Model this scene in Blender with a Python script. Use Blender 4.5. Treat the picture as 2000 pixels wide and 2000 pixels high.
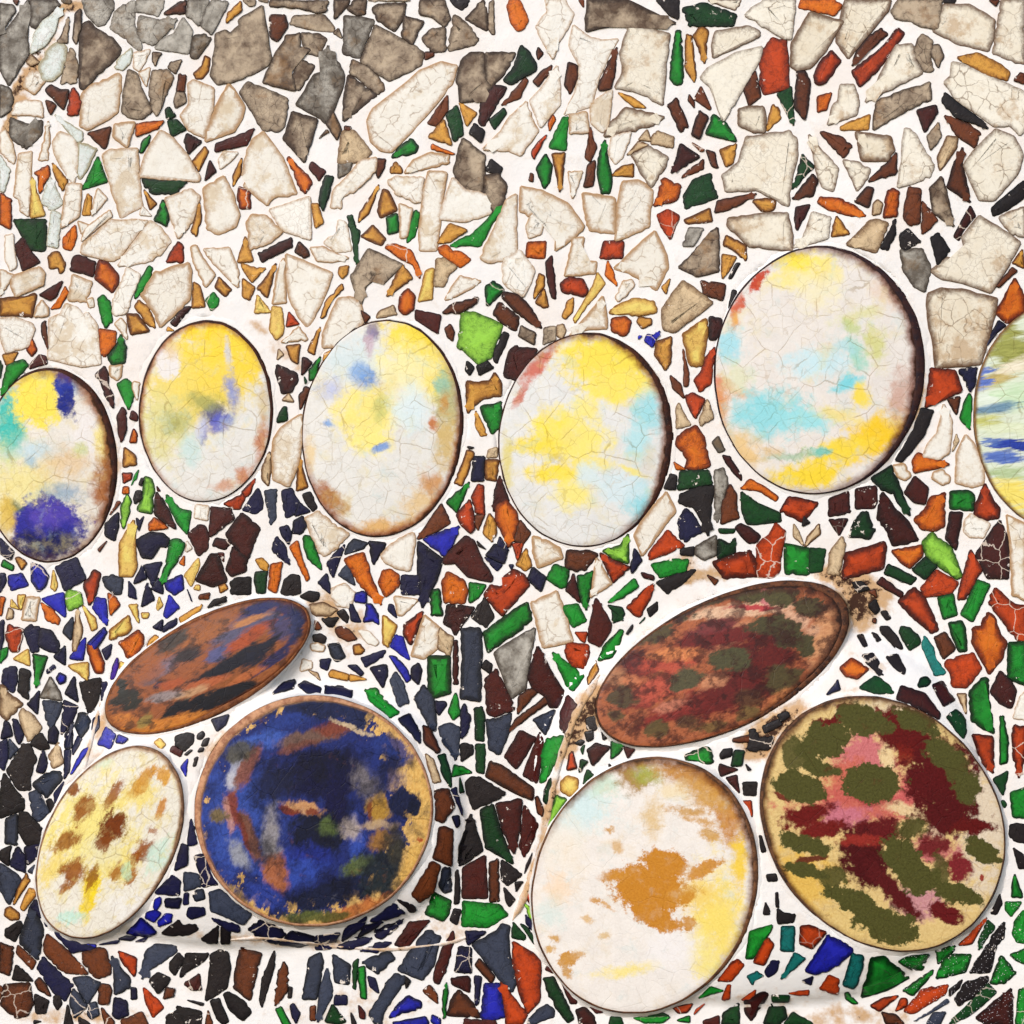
import bpy, bmesh, math, random
import numpy as np
from mathutils import noise as mnoise, Vector

random.seed(7)
rng = np.random.default_rng(11)
scene = bpy.context.scene
for o in list(bpy.data.objects):
    bpy.data.objects.remove(o)
C = scene.collection

# ------------------------------------------------------------------ camera, sky, sun, exposure
PX = 0.0005                 # one measure unit of the wall is half a millimetre
ZC = 1.5                    # height of the middle of the panel above the ground
DIST = 2.4                  # camera distance from the wall
cam_data = bpy.data.cameras.new('camera')
cam = bpy.data.objects.new('camera', cam_data)
C.objects.link(cam)
cam.location = (0, -DIST, ZC)
cam.rotation_euler = (math.radians(90), 0, 0)
cam_data.sensor_width = 36
cam_data.lens = 36 * DIST / 1.0
cam_data.clip_start = 0.05
cam_data.clip_end = 100
scene.camera = cam

SUN_EL, SUN_AZ = 30.0, -26.0     # degrees; azimuth from the wall's normal, negative = from the left
world = bpy.data.worlds.new('World')
scene.world = world
world.use_nodes = True
wn = world.node_tree
bg = wn.nodes['Background']
sky = wn.nodes.new('ShaderNodeTexSky')
sky.sky_type = 'NISHITA'
sky.sun_disc = False
sky.sun_elevation = math.radians(SUN_EL)
sky.sun_rotation = math.radians(180 - SUN_AZ)
sky.air_density = 1.0
sky.dust_density = 1.0
sky.ozone_density = 1.0
wn.links.new(sky.outputs[0], bg.inputs[0])
bg.inputs[1].default_value = 0.10

sun_data = bpy.data.lights.new('sun', 'SUN')
sun_data.energy = 1.5
sun_data.angle = math.radians(24)
sun_data.color = (1.0, 0.96, 0.94)
sun = bpy.data.objects.new('sun', sun_data)
C.objects.link(sun)
el, az = math.radians(SUN_EL), math.radians(SUN_AZ)
to_sun = Vector((math.sin(az) * math.cos(el), -math.cos(az) * math.cos(el), math.sin(el)))
sun.rotation_euler = to_sun.to_track_quat('Z', 'Y').to_euler()
sun.location = to_sun * 4

vs = scene.view_settings
vs.view_transform = 'Standard'
vs.look = 'None'
vs.exposure = 0.7
vs.gamma = 1
vs.use_curve_mapping = False

# ------------------------------------------------------------------ the wall's relief (measure units)
def bulge(x, y, cx, cy, rx, ry, H, e):
    r = (np.abs((x - cx) / rx) ** e + np.abs((y - cy) / ry) ** e)
    return H * np.clip(1 - r, 0, 1) ** 0.55
def relief(x, y):
    x = np.asarray(x, float); y = np.asarray(y, float)
    a = bulge(x, y, 495, 1590, 415, 262, 62, 2.4)
    b = bulge(x, y, 1480, 1590, 440, 372, 70, 2.5)
    und = 4 * np.sin(x / 310 + 1.0) * np.cos(y / 270) + 3 * np.sin(x / 150 + y / 190)
    return np.maximum(a, b) + und
def world_pt(x, y, h):
    """measure units on the wall (x right, y down) and h out of it, to metres"""
    k = 1 - h * PX / DIST
    return np.stack([(np.asarray(x) - 1000) * PX * k, -np.asarray(h) * PX + 0 * np.asarray(x), ZC - (np.asarray(y) - 1000) * PX * k], -1)

# ------------------------------------------------------------------ small helpers
GAIN = 1.12
def lin(c):
    return tuple((((v / 255) / 12.92) if v <= 10 else (((v / 255) + 0.055) / 1.055) ** 2.4) / GAIN for v in c)
def col4(c):
    return (*lin(c), 1)
class NT:
    """short-hand for writing a node material"""
    def __init__(s, name):
        s.m = bpy.data.materials.new(name); s.m.use_nodes = True
        s.t = s.m.node_tree; s.b = s.t.nodes['Principled BSDF']
        s.out = s.t.nodes['Material Output']
    def n(s, kind, ins=None, **props):
        nd = s.t.nodes.new('ShaderNode' + kind)
        for k, v in props.items(): setattr(nd, k, v)
        for k, v in (ins or {}).items():
            sock = nd.inputs[k]
            if isinstance(v, bpy.types.NodeSocket): s.t.links.new(v, sock)
            else: sock.default_value = v
        return nd
    def math(s, op, a, b=0.0, c=0.0, clamp=False):
        return s.n('Math', {0: a, 1: b, 2: c}, operation=op, use_clamp=clamp).outputs[0]
    def vmath(s, op, a, b=(0, 0, 0)):
        nd = s.n('VectorMath', {0: a}, operation=op)
        if isinstance(b, bpy.types.NodeSocket): s.t.links.new(b, nd.inputs[1])
        elif op == 'SCALE': nd.inputs[3].default_value = b
        else: nd.inputs[1].default_value = b
        return nd.outputs[1 if op in ('LENGTH', 'DISTANCE', 'DOT_PRODUCT') else 0]
    def noise(s, vec, scale, detail=4, rough=0.55, dist=0.0, color=False):
        nd = s.n('TexNoise', {'Vector': vec, 'Scale': scale, 'Detail': detail, 'Roughness': rough, 'Distortion': dist})
        return nd.outputs[1 if color else 0]
    def rng(s, v, a, b, c=0.0, d=1.0, smooth=True):
        return s.n('MapRange', {0: v, 1: a, 2: b, 3: c, 4: d}, interpolation_type='SMOOTHSTEP' if smooth else 'LINEAR').outputs[0]
    def mix(s, f, a, b, blend='MIX'):
        nd = s.n('Mix', data_type='RGBA', blend_type=blend)
        for k, v in ((0, f), (6, a), (7, b)):
            if isinstance(v, bpy.types.NodeSocket): s.t.links.new(v, nd.inputs[k])
            else: nd.inputs[k].default_value = v
        return nd.outputs[2]
    def set(s, name, v):
        if isinstance(v, bpy.types.NodeSocket): s.t.links.new(v, s.b.inputs[name])
        else: s.b.inputs[name].default_value = v
    def bump(s, h, strength, dist):
        nd = s.n('Bump', {'Height': h, 'Strength': strength, 'Distance': dist})
        s.t.links.new(nd.outputs[0], s.b.inputs['Normal'])

def link_mesh(name, verts, faces, mats, parent=None, loc=(0, 0, 0), smooth=True, fmat=None, attr=None):
    me = bpy.data.meshes.new(name)
    me.from_pydata([tuple(v) for v in verts], [], faces)
    for m in (mats if isinstance(mats, (list, tuple)) else [mats]): me.materials.append(m)
    if fmat is not None: me.polygons.foreach_set('material_index', fmat)
    if attr is not None:
        for k, vals in attr.items():
            a = me.attributes.new(k, 'FLOAT', 'POINT'); a.data.foreach_set('value', np.asarray(vals, np.float32))
    me.polygons.foreach_set('use_smooth', [smooth] * len(me.polygons))
    me.update()
    o = bpy.data.objects.new(name, me); C.objects.link(o)
    o.location = loc
    if parent is not None: o.parent = parent
    return o
def root(name, label, cat, loc, group=None):
    o = bpy.data.objects.new(name, None); C.objects.link(o)
    o.location = loc; o.empty_display_size = 0.05
    o['label'] = label; o['category'] = cat
    if group: o['group'] = group
    return o
def face_out(o):
    """all faces look out of the wall"""
    me = o.data
    bm = bmesh.new(); bm.from_mesh(me)
    bmesh.ops.recalc_face_normals(bm, faces=bm.faces)
    up = sum((f.normal.y * f.calc_area() for f in bm.faces))
    if up > 0: bmesh.ops.reverse_faces(bm, faces=bm.faces)
    bm.to_mesh(me); bm.free()
    return o

# ------------------------------------------------------------------ materials
def pos_units(k):
    """world position in measure units"""
    g = k.n('NewGeometry')
    return k.vmath('SCALE', g.outputs['Position'], 1 / PX)

def mortar_material(name, tone=(246, 243, 240)):
    k = NT(name)
    p = pos_units(k)
    big = k.noise(p, 1 / 170, 4)
    mid = k.noise(p, 1 / 34, 6, 0.6)
    fine = k.noise(p, 1 / 5, 4, 0.65)
    c = k.mix(k.rng(big, 0.42, 0.68), col4(tone), col4((244, 236, 229)))
    c = k.mix(k.math('MULTIPLY', k.rng(mid, 0.56, 0.72), 0.35), c, col4((226, 208, 190)))
    pores = k.rng(k.noise(p, 1 / 3.2, 2, 0.5), 0.72, 0.78)
    c = k.mix(k.math('MULTIPLY', k.math('MULTIPLY', pores, k.rng(mid, 0.5, 0.62)), 0.55), c, col4((150, 120, 98)))
    st = k.n('Attribute', attribute_name='stain').outputs['Fac']
    ragged = k.math('ADD', st, k.math('MULTIPLY', k.math('SUBTRACT', mid, 0.5), 1.5))
    c = k.mix(k.math('MULTIPLY', k.rng(ragged, 0.12, 0.62), k.rng(st, 0.0, 0.15)), c, col4((206, 168, 126)))
    dark = k.math('ADD', st, k.math('MULTIPLY', k.math('SUBTRACT', k.noise(p, 1 / 14, 6, 0.7), 0.5), 2.6))
    c = k.mix(k.math('MULTIPLY', k.rng(dark, 0.62, 0.95), k.rng(st, 0.15, 0.4)), c, col4((66, 42, 30)))
    k.set('Base Color', c)
    k.set('Roughness', 0.85)
    k.set('Specular IOR Level', 0.2)
    h = k.math('ADD', k.math('MULTIPLY', mid, 1.2), k.math('MULTIPLY', fine, 0.35))
    k.bump(h, 0.55, 0.0016)
    return k.m

def shard_material(name, lo, hi, edge, vein, vein_amt, edge_lo, edge_hi, chip, rough, blotch=None, marb=2.2, painted_glints=False):
    glass = blotch is None or chip > 0
    k = NT(name)
    p0 = pos_units(k)
    oi = k.n('ObjectInfo')
    rnd = oi.outputs['Random']
    off = k.n('CombineXYZ', {0: k.math('MULTIPLY', rnd, 913.0), 1: k.math('MULTIPLY', rnd, 377.0), 2: k.math('MULTIPLY', rnd, 151.0)}).outputs[0]
    p = k.vmath('ADD', p0, off)
    warp = k.vmath('SCALE', k.vmath('SUBTRACT', k.noise(p, 1 / 22, 3, color=True), (0.5, 0.5, 0.5)), 16)
    q = k.vmath('ADD', p, warp)
    n1 = k.noise(q, 1 / 30, 6, 0.6)
    n2 = k.noise(p, 1 / 7, 5, 0.65)
    r2 = k.math('FRACT', k.math('MULTIPLY', rnd, 17.31))
    f = k.math('ADD', k.math('MULTIPLY', k.math('SUBTRACT', n1, 0.5), marb), k.math('MULTIPLY_ADD', r2, 0.7, 0.15))
    c = k.mix(k.rng(f, 0.0, 1.0, smooth=False), col4(lo), col4(hi))
    if blotch:
        b = k.rng(k.math('ADD', k.noise(q, 1 / 48, 5, 0.7), k.math('MULTIPLY', rnd, 0.16)), 0.60, 0.76)
        c = k.mix(k.math('MULTIPLY', b, 0.6), c, col4(blotch))
    c = k.mix(k.math('MULTIPLY', k.rng(n2, 0.50, 0.70), 0.16 if max(lo) > 225 else 0.30), c, col4(edge))
    v = k.n('TexVoronoi', {'Vector': q, 'Scale': 1 / 30.0}, feature='DISTANCE_TO_EDGE').outputs['Distance']
    v2 = k.n('TexVoronoi', {'Vector': q, 'Scale': 1 / 12.0}, feature='DISTANCE_TO_EDGE').outputs['Distance']
    crack = k.math('MULTIPLY', k.rng(v, 0.045, 0.0), k.rng(n1, 0.40, 0.58))
    craze = k.math('MULTIPLY', k.rng(v2, 0.07, 0.0), k.rng(n1, 0.56, 0.44))
    lines = k.math('MAXIMUM', k.math('MULTIPLY', crack, k.rng(k.math('FRACT', k.math('MULTIPLY', rnd, 3.71)), 0.15, 0.75, 0.15, 0.9)), k.math('MULTIPLY', craze, k.rng(k.math('FRACT', k.math('MULTIPLY', rnd, 23.9)), 0.45, 1.0, 0.0, 0.5)))
    c = k.mix(k.math('MULTIPLY', lines, vein_amt), c, col4(vein))
    e = k.n('Attribute', attribute_name='edge').outputs['Fac']
    if glass:                                    # crumpled glass: fine dark wrinkles, translucent glow painted into the middle
        w3 = k.noise(k.vmath('ADD', q, (71.0, 13.0, 5.0)), 1 / 17, 4, 0.6, 0.8)
        wr = k.rng(k.math('ABSOLUTE', k.math('SUBTRACT', w3, 0.5)), 0.035, 0.0)
        c = k.mix(k.math('MULTIPLY', wr, 0.5), c, col4(vein))
        clear = k.math('MULTIPLY', k.rng(e, 0.7, 0.0), k.rng(n1, 0.36, 0.62))
        c = k.mix(k.math('MULTIPLY', clear, 0.5 if max(lo) > 130 else 0.22), c, col4(tuple(min(255, v * 1.22 + 6) for v in lo)))
    e2 = k.math('ADD', e, k.math('MULTIPLY', k.math('SUBTRACT', n2, 0.5), 0.7))
    e3 = k.math('ADD', e2, k.math('MULTIPLY', k.math('SUBTRACT', r2, 0.5), 0.35))
    c = k.mix(k.math('MULTIPLY', k.rng(e3, edge_lo, edge_hi), 0.92), c, col4(edge))
    if chip > 0:
        cn = k.noise(p, 1 / 20, 6, 0.72)
        on = k.math('MULTIPLY', k.math('FRACT', k.math('MULTIPLY', rnd, 5.77)), chip)
        cm = k.rng(k.math('ADD', cn, k.math('ADD', on, k.math('MULTIPLY', e, 0.03))), 0.70, 0.73)
        c = k.mix(cm, c, col4((240, 228, 216)))
        # hairline breaks filled with mortar
        hv = k.n('TexVoronoi', {'Vector': q, 'Scale': 1 / 46.0}, feature='DISTANCE_TO_EDGE').outputs['Distance']
        hm = k.math('MULTIPLY', k.rng(hv, 0.022, 0.010), k.rng(k.math('FRACT', k.math('MULTIPLY', rnd, 9.13)), 0.92, 0.95))
        c = k.mix(k.math('MULTIPLY', hm, 0.7), c, col4((232, 214, 196)))
    if painted_glints:  # glints painted into the colour as white specks
        gv = k.n('TexVoronoi', {'Vector': p, 'Scale': 1 / 3.0}, feature='F1')
        gm = k.math('MULTIPLY', k.rng(gv.outputs['Distance'], 0.30, 0.15), k.rng(k.n('SeparateColor', {0: gv.outputs['Color']}).outputs[0], 0.62, 0.70))
        c = k.mix(gm, c, col4((225, 220, 225)))
    k.set('Base Color', c)
    k.set('Roughness', k.rng(n2, 0.3, 0.7, rough - 0.06, rough + 0.14))
    k.set('Specular IOR Level', 0.22)
    k.bump(k.math('SUBTRACT', k.math('ADD', k.math('MULTIPLY', n1, 1.4), k.math('MULTIPLY', n2, 0.25)), k.math('MULTIPLY', lines, 0.25)), 0.45, 0.0012)
    return k.m

KINDS = {   # code: object name, then the arguments of shard_material
 'w': ('cream_shard',      (246, 243, 234), (234, 227, 212), (172, 132, 88), (150, 118, 84), 0.75, 0.40, 1.05, 0.0, 0.42, (206, 180, 138), 1.6),
 'h': ('mint_shard',       (222, 230, 224), (206, 216, 208), (160, 146, 112), (150, 132, 104), 0.6, 0.5, 1.1, 0.0, 0.45, None),
 'g': ('grey_shard',       (194, 188, 176), (104, 96, 86), (62, 52, 43), (60, 47, 37), 0.85, 0.45, 1.1, 0.0, 0.5, (118, 90, 56), 3.2),
 'k': ('smoky_shard',      (192, 172, 146), (98, 78, 62), (50, 36, 28), (54, 38, 29), 0.85, 0.42, 1.05, 0.0, 0.46, (140, 100, 56), 3.2),
 't': ('tan_shard',        (206, 182, 146), (162, 128, 90), (88, 58, 34), (96, 64, 38), 0.8, 0.4, 1.05, 0.05, 0.42, None),
 'a': ('amber_shard',      (214, 154, 66), (160, 98, 36), (74, 38, 14), (110, 60, 20), 0.75, 0.38, 1.05, 0.05, 0.38, (134, 82, 32), 2.6),
 'y': ('honey_shard',      (232, 196, 106), (208, 160, 66), (122, 74, 26), (160, 104, 40), 0.7, 0.42, 1.05, 0.0, 0.38, None),
 'o': ('orange_shard',     (222, 112, 24), (160, 58, 14), (70, 22, 9), (92, 30, 8), 0.85, 0.38, 1.05, 0.04, 0.36, None),
 'r': ('rust_shard',       (190, 66, 20), (118, 36, 13), (52, 13, 9), (64, 14, 8), 0.85, 0.38, 1.05, 0.06, 0.36, None),
 'b': ('brown_shard',      (118, 60, 30), (66, 32, 19), (34, 16, 12), (38, 18, 12), 0.75, 0.4, 1.05, 0.07, 0.38, None),
 'm': ('maroon_shard',     (78, 25, 20), (46, 16, 16), (30, 11, 13), (30, 10, 11), 0.75, 0.42, 1.05, 0.07, 0.38, None),
 'G': ('green_shard',      (26, 140, 42), (10, 74, 22), (5, 30, 12), (6, 40, 14), 0.8, 0.38, 1.05, 0.05, 0.34, None),
 'D': ('dark_green_shard', (18, 70, 29), (9, 36, 19), (6, 20, 13), (6, 22, 13), 0.75, 0.42, 1.05, 0.07, 0.36, None),
 'L': ('lime_shard',       (146, 200, 68), (84, 146, 36), (20, 52, 12), (36, 78, 16), 0.75, 0.35, 1.05, 0.03, 0.34, None),
 'B': ('blue_shard',       (34, 38, 170), (20, 21, 104), (12, 11, 50), (14, 13, 62), 0.6, 0.5, 1.05, 0.06, 0.34, None),
 'N': ('navy_shard',       (27, 28, 66), (17, 15, 36), (11, 10, 24), (12, 11, 27), 0.6, 0.5, 1.05, 0.07, 0.36, None),
 'S': ('slate_shard',      (62, 69, 88), (35, 39, 52), (22, 24, 31), (22, 24, 33), 0.75, 0.45, 1.05, 0.05, 0.38, None),
 'K': ('black_shard',      (38, 31, 32), (21, 17, 21), (14, 11, 14), (15, 11, 14), 0.6, 0.5, 1.05, 0.07, 0.38, None),
 'T': ('teal_shard',       (28, 126, 118), (12, 70, 72), (6, 32, 34), (6, 34, 36), 0.6, 0.5, 1.05, 0.04, 0.34, None),
 'V': ('violet_shard',     (70, 38, 148), (44, 24, 104), (22, 11, 56), (24, 12, 60), 0.6, 0.5, 1.05, 0.03, 0.34, None),
}
AGED = ('aged_cream', (246, 240, 224), (230, 218, 194), (92, 60, 36), (112, 82, 52), 0.8, 0.30, 1.1, 0.0, 0.42, (182, 144, 96), 1.6)
MORTAR = mortar_material('white_mortar')
MATS = {}
for code, a in KINDS.items():
    MATS[code] = shard_material(a[0], *a[1:])
AGED_CREAM = shard_material(*AGED)
PAINTED_GLINTS = {c: shard_material('painted_glints_' + KINDS[c][0], *KINDS[c][1:], painted_glints=True) for c in 'KGDrBSm'}

# ------------------------------------------------------------------ plates: outlines first, shards need them
PLATES = [  # key, cx, cy, a, b, angle (deg, y up)
 ('left_blue',    97, 908, 191, 132, 90), ('yellow_grey', 402, 803, 178, 131, 88), ('yellow_centre', 747, 837, 213, 157, 84),
 ('lemon',       1144, 860, 210, 170, 85), ('big_turquoise', 1599, 722.5, 242, 206, 84), ('streaked', 2070, 812, 222, 169, 90),
 ('brown_oval',   405, 1301, 222, 94, 28.2), ('flower', 214.5, 1645, 201.7, 125, 62.5), ('deep_blue', 612, 1584, 233, 225, 10),
 ('red_oval',    1411, 1297, 266.6, 126.5, 26), ('ochre', 1260, 1729, 254.5, 217, 69), ('red_olive', 1724, 1608, 264.6, 222.6, -51.2),
]
PL = {p[0]: p for p in PLATES}
def inside(px, py, p, k=1.0):
    _, cx, cy, a, b, ang = p
    t = math.radians(ang); dx, dy = px - cx, -(py - cy)
    u, v = dx * math.cos(t) + dy * math.sin(t), -dx * math.sin(t) + dy * math.cos(t)
    return (u / (a * k)) ** 2 + (v / (b * k)) ** 2 < 1

def seat(x, y, k, depth):
    """the mortar lies deeper where a plate is set into it"""
    x = np.asarray(x, float); y = np.asarray(y, float)
    m = np.zeros(x.shape, bool)
    for p in PLATES: m |= inside(x, y, p, k)
    return np.where(m, -depth, 0.0)
# ------------------------------------------------------------------ the wall: mortar bed
wall = root('mosaic_wall', 'white mortar wall covered in broken glass and ceramic mosaic, swelling into two bulges below', 'wall', (0, 0, 0))
STAINS = [  # x, y, rx, ry, angle, strength
 (1680, 1175, 55, 70, -50, 1.0), (1640, 1130, 60, 26, -20, .9), (1515, 1415, 75, 26, 32, 1.1), (1478, 1455, 40, 32, 30, 1.1),
 (1150, 1385, 30, 75, -25, 1.0), (1118, 1440, 18, 60, -30, .9), (1370, 1125, 130, 18, 10, .55), (1330, 1105, 60, 24, 20, .6), (1385, 1075, 40, 40, 0, .35),
 (640, 1190, 45, 34, -30, .7), (690, 1235, 60, 46, -20, .45), (560, 1840, 230, 14, -4, .5), (880, 1835, 110, 16, 15, .45),
 (92, 62, 12, 90, -35, 1.0), (52, 150, 14, 80, -38, 1.0), (18, 245, 12, 60, -20, 1.0), (140, 12, 40, 14, 0, .7), (40, 200, 26, 30, 0, .6),
 (560, 690, 70, 20, -42, .35), (500, 640, 60, 20, -25, .3), (1720, 620, 26, 110, 22, .35), (1795, 800, 22, 130, -4, .35), (225, 900, 16, 120, -4, .3),
 (1690, 1320, 60, 60, 0, .22), (200, 1420, 24, 70, -24, .4), (420, 1455, 60, 20, 40, .5), (860, 1790, 60, 40, 30, .4), (1490, 1960, 240, 40, 0, .18),
 (1075, 1560, 16, 180, -14, .5), (700, 1960, 200, 60, 0, .25), (150, 1985, 160, 20, 0, .5), (1660, 1985, 150, 30, 0, .45),
]
def stain_at(x, y):
    s = np.zeros_like(x, dtype=float)
    for cx, cy, rx, ry, a, k in STAINS:
        t = math.radians(a); dx, dy = x - cx, -(y - cy)
        u, v = dx * math.cos(t) + dy * math.sin(t), -dx * math.sin(t) + dy * math.cos(t)
        s = np.maximum(s, k * np.clip(1.25 - np.sqrt((u / rx) ** 2 + (v / ry) ** 2), 0, 1))
    return np.clip(s, 0, 1)
STEP = 10
gx = np.arange(-260, 2261, STEP); gy = np.arange(-260, 2261, STEP)
GX, GY = np.meshgrid(gx, gy)
jx, jy = GX.ravel().astype(float), GY.ravel().astype(float)
jit = np.array([mnoise.noise((x / 26, y / 26, 3.1)) * 1.3 + mnoise.noise((x / 90, y / 90, 7.7)) * 1.2 for x, y in zip(jx, jy)])
vtx = world_pt(jx, jy, relief(jx, jy) + jit + seat(jx, jy, .975, 40))
W = len(gx); Hn = len(gy)
idx = np.arange(W * Hn).reshape(Hn, W)
quads = np.stack([idx[:-1, :-1], idx[1:, :-1], idx[1:, 1:], idx[:-1, 1:]], -1).reshape(-1, 4).tolist()
# a back and sides so that the wall has its thickness
back = len(vtx)
corners = world_pt(np.array([-260., -260, 2260, 2260]), np.array([-260., 2260, 2260, -260]), np.full(4, -300.))
ring = list(idx[0, ::-1]) + list(idx[1:, 0]) + list(idx[-1, 1:]) + list(idx[-2:0:-1, -1])
vtx = np.concatenate([vtx, corners])
nb = len(ring)
top, left, bot, right = list(map(int, idx[0, :])), list(map(int, idx[:, 0])), list(map(int, idx[-1, :])), list(map(int, idx[:, -1]))
quads += [top + [back + 3, back], left[::-1] + [back, back + 1], bot[::-1] + [back + 1, back + 2], right + [back + 2, back + 3], [back, back + 3, back + 2, back + 1]]
st = np.concatenate([stain_at(jx, jy), np.zeros(4)])
link_mesh('mortar_bed', vtx, quads, MORTAR, wall, attr={'stain': st})

def ridge(name, pts, rad, strength):
    """a raised, stained seam of mortar"""
    V, F, S = [], [], []
    P = []
    for i in range(len(pts) - 1):
        for t in np.linspace(0, 1, 14, endpoint=False):
            P.append((pts[i][0] + (pts[i + 1][0] - pts[i][0]) * t, pts[i][1] + (pts[i + 1][1] - pts[i][1]) * t))
    P = np.array(P)
    for _ in range(6): P[1:-1] = (P[:-2] + P[1:-1] * 2 + P[2:]) / 4
    T = np.gradient(P, axis=0); T /= np.hypot(T[:, 0], T[:, 1])[:, None]
    N = np.stack([-T[:, 1], T[:, 0]], -1); n = len(P)
    taper = np.clip(np.minimum(np.arange(n), np.arange(n)[::-1]) / 10, .15, 1)
    wob = np.array([1 + .45 * mnoise.noise((x / 14, y / 14, 2.0)) for x, y in P]) * rad * taper
    prof = [(-1.5, -2.5), (-.8, .45), (-.25, .9), (.3, .75), (.9, .3), (1.6, -2.5)]
    for s, h in prof:
        q = P + N * (wob * s)[:, None]
        V.append(world_pt(q[:, 0], q[:, 1], relief(q[:, 0], q[:, 1]) + h * wob * (1 if h > 0 else 1)))
        S += list(strength * (1 - abs(s) * .3) + np.zeros(n))
    for k in range(len(prof) - 1):
        for i in range(n - 1):
            F.append((k * n + i, (k + 1) * n + i, (k + 1) * n + i + 1, k * n + i + 1))
    return face_out(link_mesh(name, np.concatenate(V), F, MORTAR, wall, attr={'stain': S}))
ridge('mortar_ridge', [(1172, 1318), (1150, 1352), (1122, 1400), (1104, 1450), (1086, 1510), (1072, 1580), (1058, 1650), (1040, 1710), (1016, 1770), (1000, 1800)], 7.5, .62)
ridge('mortar_ridge', [(196, 1372), (184, 1420), (172, 1470), (152, 1540), (128, 1570)], 4.5, .42)
ridge('mortar_ridge', [(420, 1838), (520, 1832), (640, 1848), (760, 1856), (880, 1842), (960, 1812)], 4.0, .45)

# ------------------------------------------------------------------ shards
def outline(poly, seed):
    """traced corners to a broken edge: corners a little rounded, sides split and roughened"""
    r = random.Random(seed)
    n = len(poly); pts = []
    per = sum(math.dist(poly[i], poly[(i + 1) % n]) for i in range(n))
    step = max(7.0, per / 34)
    rough = min(1.0, per / 160) * r.uniform(0.5, 1.25)
    for i in range(n):
        a, b, c = poly[i - 1], poly[i], poly[(i + 1) % n]
        la, lc = math.dist(a, b), math.dist(b, c)
        d = min(1.6, la * .2, lc * .2)
        if la < 1e-6 or lc < 1e-6: continue
        pts.append((b[0] + (a[0] - b[0]) / la * d, b[1] + (a[1] - b[1]) / la * d))
        pts.append((b[0] + (c[0] - b[0]) / lc * d, b[1] + (c[1] - b[1]) / lc * d))
        m = int(lc / step)
        nx, ny = -(c[1] - b[1]) / lc, (c[0] - b[0]) / lc
        bow = r.uniform(-.012, .012) * lc
        for j in range(1, m + 1):
            t = j / (m + 1) + r.uniform(-.12, .12) / (m + 1)
            if t * lc < 2.5 or (1 - t) * lc < 2.5: continue
            o = r.gauss(0, .75) * rough + bow * 4 * t * (1 - t)
            if r.random() < .05: o += 2.2 * rough
            pts.append((b[0] + (c[0] - b[0]) * t + nx * o, b[1] + (c[1] - b[1]) * t + ny * o))
    return np.array(pts)
def area_of(p):
    x, y = p[:, 0], p[:, 1]
    return .5 * float(np.sum(x * np.roll(y, -1) - np.roll(x, -1) * y))
def shrink(p, d):
    e = np.roll(p, -1, 0) - p
    l = np.maximum(np.hypot(e[:, 0], e[:, 1]), 1e-6)
    nrm = np.stack([-e[:, 1] / l, e[:, 0] / l], -1)          # inward for positive area
    v = nrm + np.roll(nrm, 1, 0)
    v /= np.maximum(np.hypot(v[:, 0], v[:, 1]), .35)[:, None]
    return p + v * d
def inner_radius(p):
    lo, hi = p.min(0), p.max(0)
    X, Y = np.meshgrid(np.linspace(lo[0], hi[0], 15)[1:-1], np.linspace(lo[1], hi[1], 15)[1:-1])
    q = np.stack([X.ravel(), Y.ravel()], -1)
    a, c = p, np.roll(p, -1, 0)
    ins = np.zeros(len(q), bool)
    for (x1, y1), (x2, y2) in zip(a, c):
        cr = (y1 > q[:, 1]) != (y2 > q[:, 1])
        ins ^= cr & (q[:, 0] < (x2 - x1) * (q[:, 1] - y1) / (y2 - y1 + 1e-9) + x1)
    if not ins.any(): return 2.0
    q = q[ins]; d = c - a
    t = np.clip(((q[:, None] - a) * d).sum(-1) / np.maximum((d * d).sum(-1), 1e-9), 0, 1)
    return float(np.min(np.linalg.norm(q[:, None] - (a + t[..., None] * d), axis=-1), axis=1).max())
def make_shard(code, poly, seed):
    p = outline(poly, seed)
    if area_of(p) < 0: p = p[::-1]
    ex = min(3.3, 1.3 + .09 * inner_radius(p))
    p = shrink(p, -ex)
    A = abs(area_of(p)); P = float(np.sum(np.hypot(*(np.roll(p, -1, 0) - p).T)))
    if A < 14: return None
    half = inner_radius(p)
    r = random.Random(seed * 3 + 1)
    t = r.uniform(2.0, 3.3)
    tilt = (r.uniform(-.012, .012), r.uniform(-.012, .012))
    c = p.mean(0)
    d1 = min(1.5, .22 * half); d2 = min(20.0, .8 * half)
    d15 = d1 + (d2 - d1) * .45
    rings = [(p, -6.0, 1.0), (p, t - 1.3, 1.0), (shrink(p, d1), t, .95), (shrink(p, d15), t + .25, .5), (shrink(p, d2), t + .5, 0.0)]
    V, E = [], []
    for q, h, e in rings:
        x, y = q[:, 0], q[:, 1]
        hh = relief(x, y) + h + seat(x, y, .975, 30)
        if h > 0: hh = hh + (x - c[0]) * tilt[0] + (y - c[1]) * tilt[1]
        V.append(world_pt(x, y, hh)); E += [e] * len(x)
    V = np.concatenate(V); n = len(p)
    o = world_pt(np.array([c[0]]), np.array([c[1]]), relief(c[0], c[1]))[0]
    F = []
    for k in range(len(rings) - 1):
        for i in range(n):
            j = (i + 1) % n
            F.append((k * n + i, (k + 1) * n + i, (k + 1) * n + j, k * n + j))
    F.append(tuple(range((len(rings) - 1) * n, len(rings) * n))[::-1])
    mat = PAINTED_GLINTS[code] if (code in PAINTED_GLINTS and c[0] > 1775 and c[1] > 1770) else MATS[code]
    if code == 'w' and c[0] + .3 * (700 - c[1]) > 1360 and c[1] < 800: mat = AGED_CREAM
    ob = link_mesh(KINDS[code][0], V - o, F, mat, wall, tuple(o), smooth=False, attr={'edge': E})
    return ob
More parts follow.
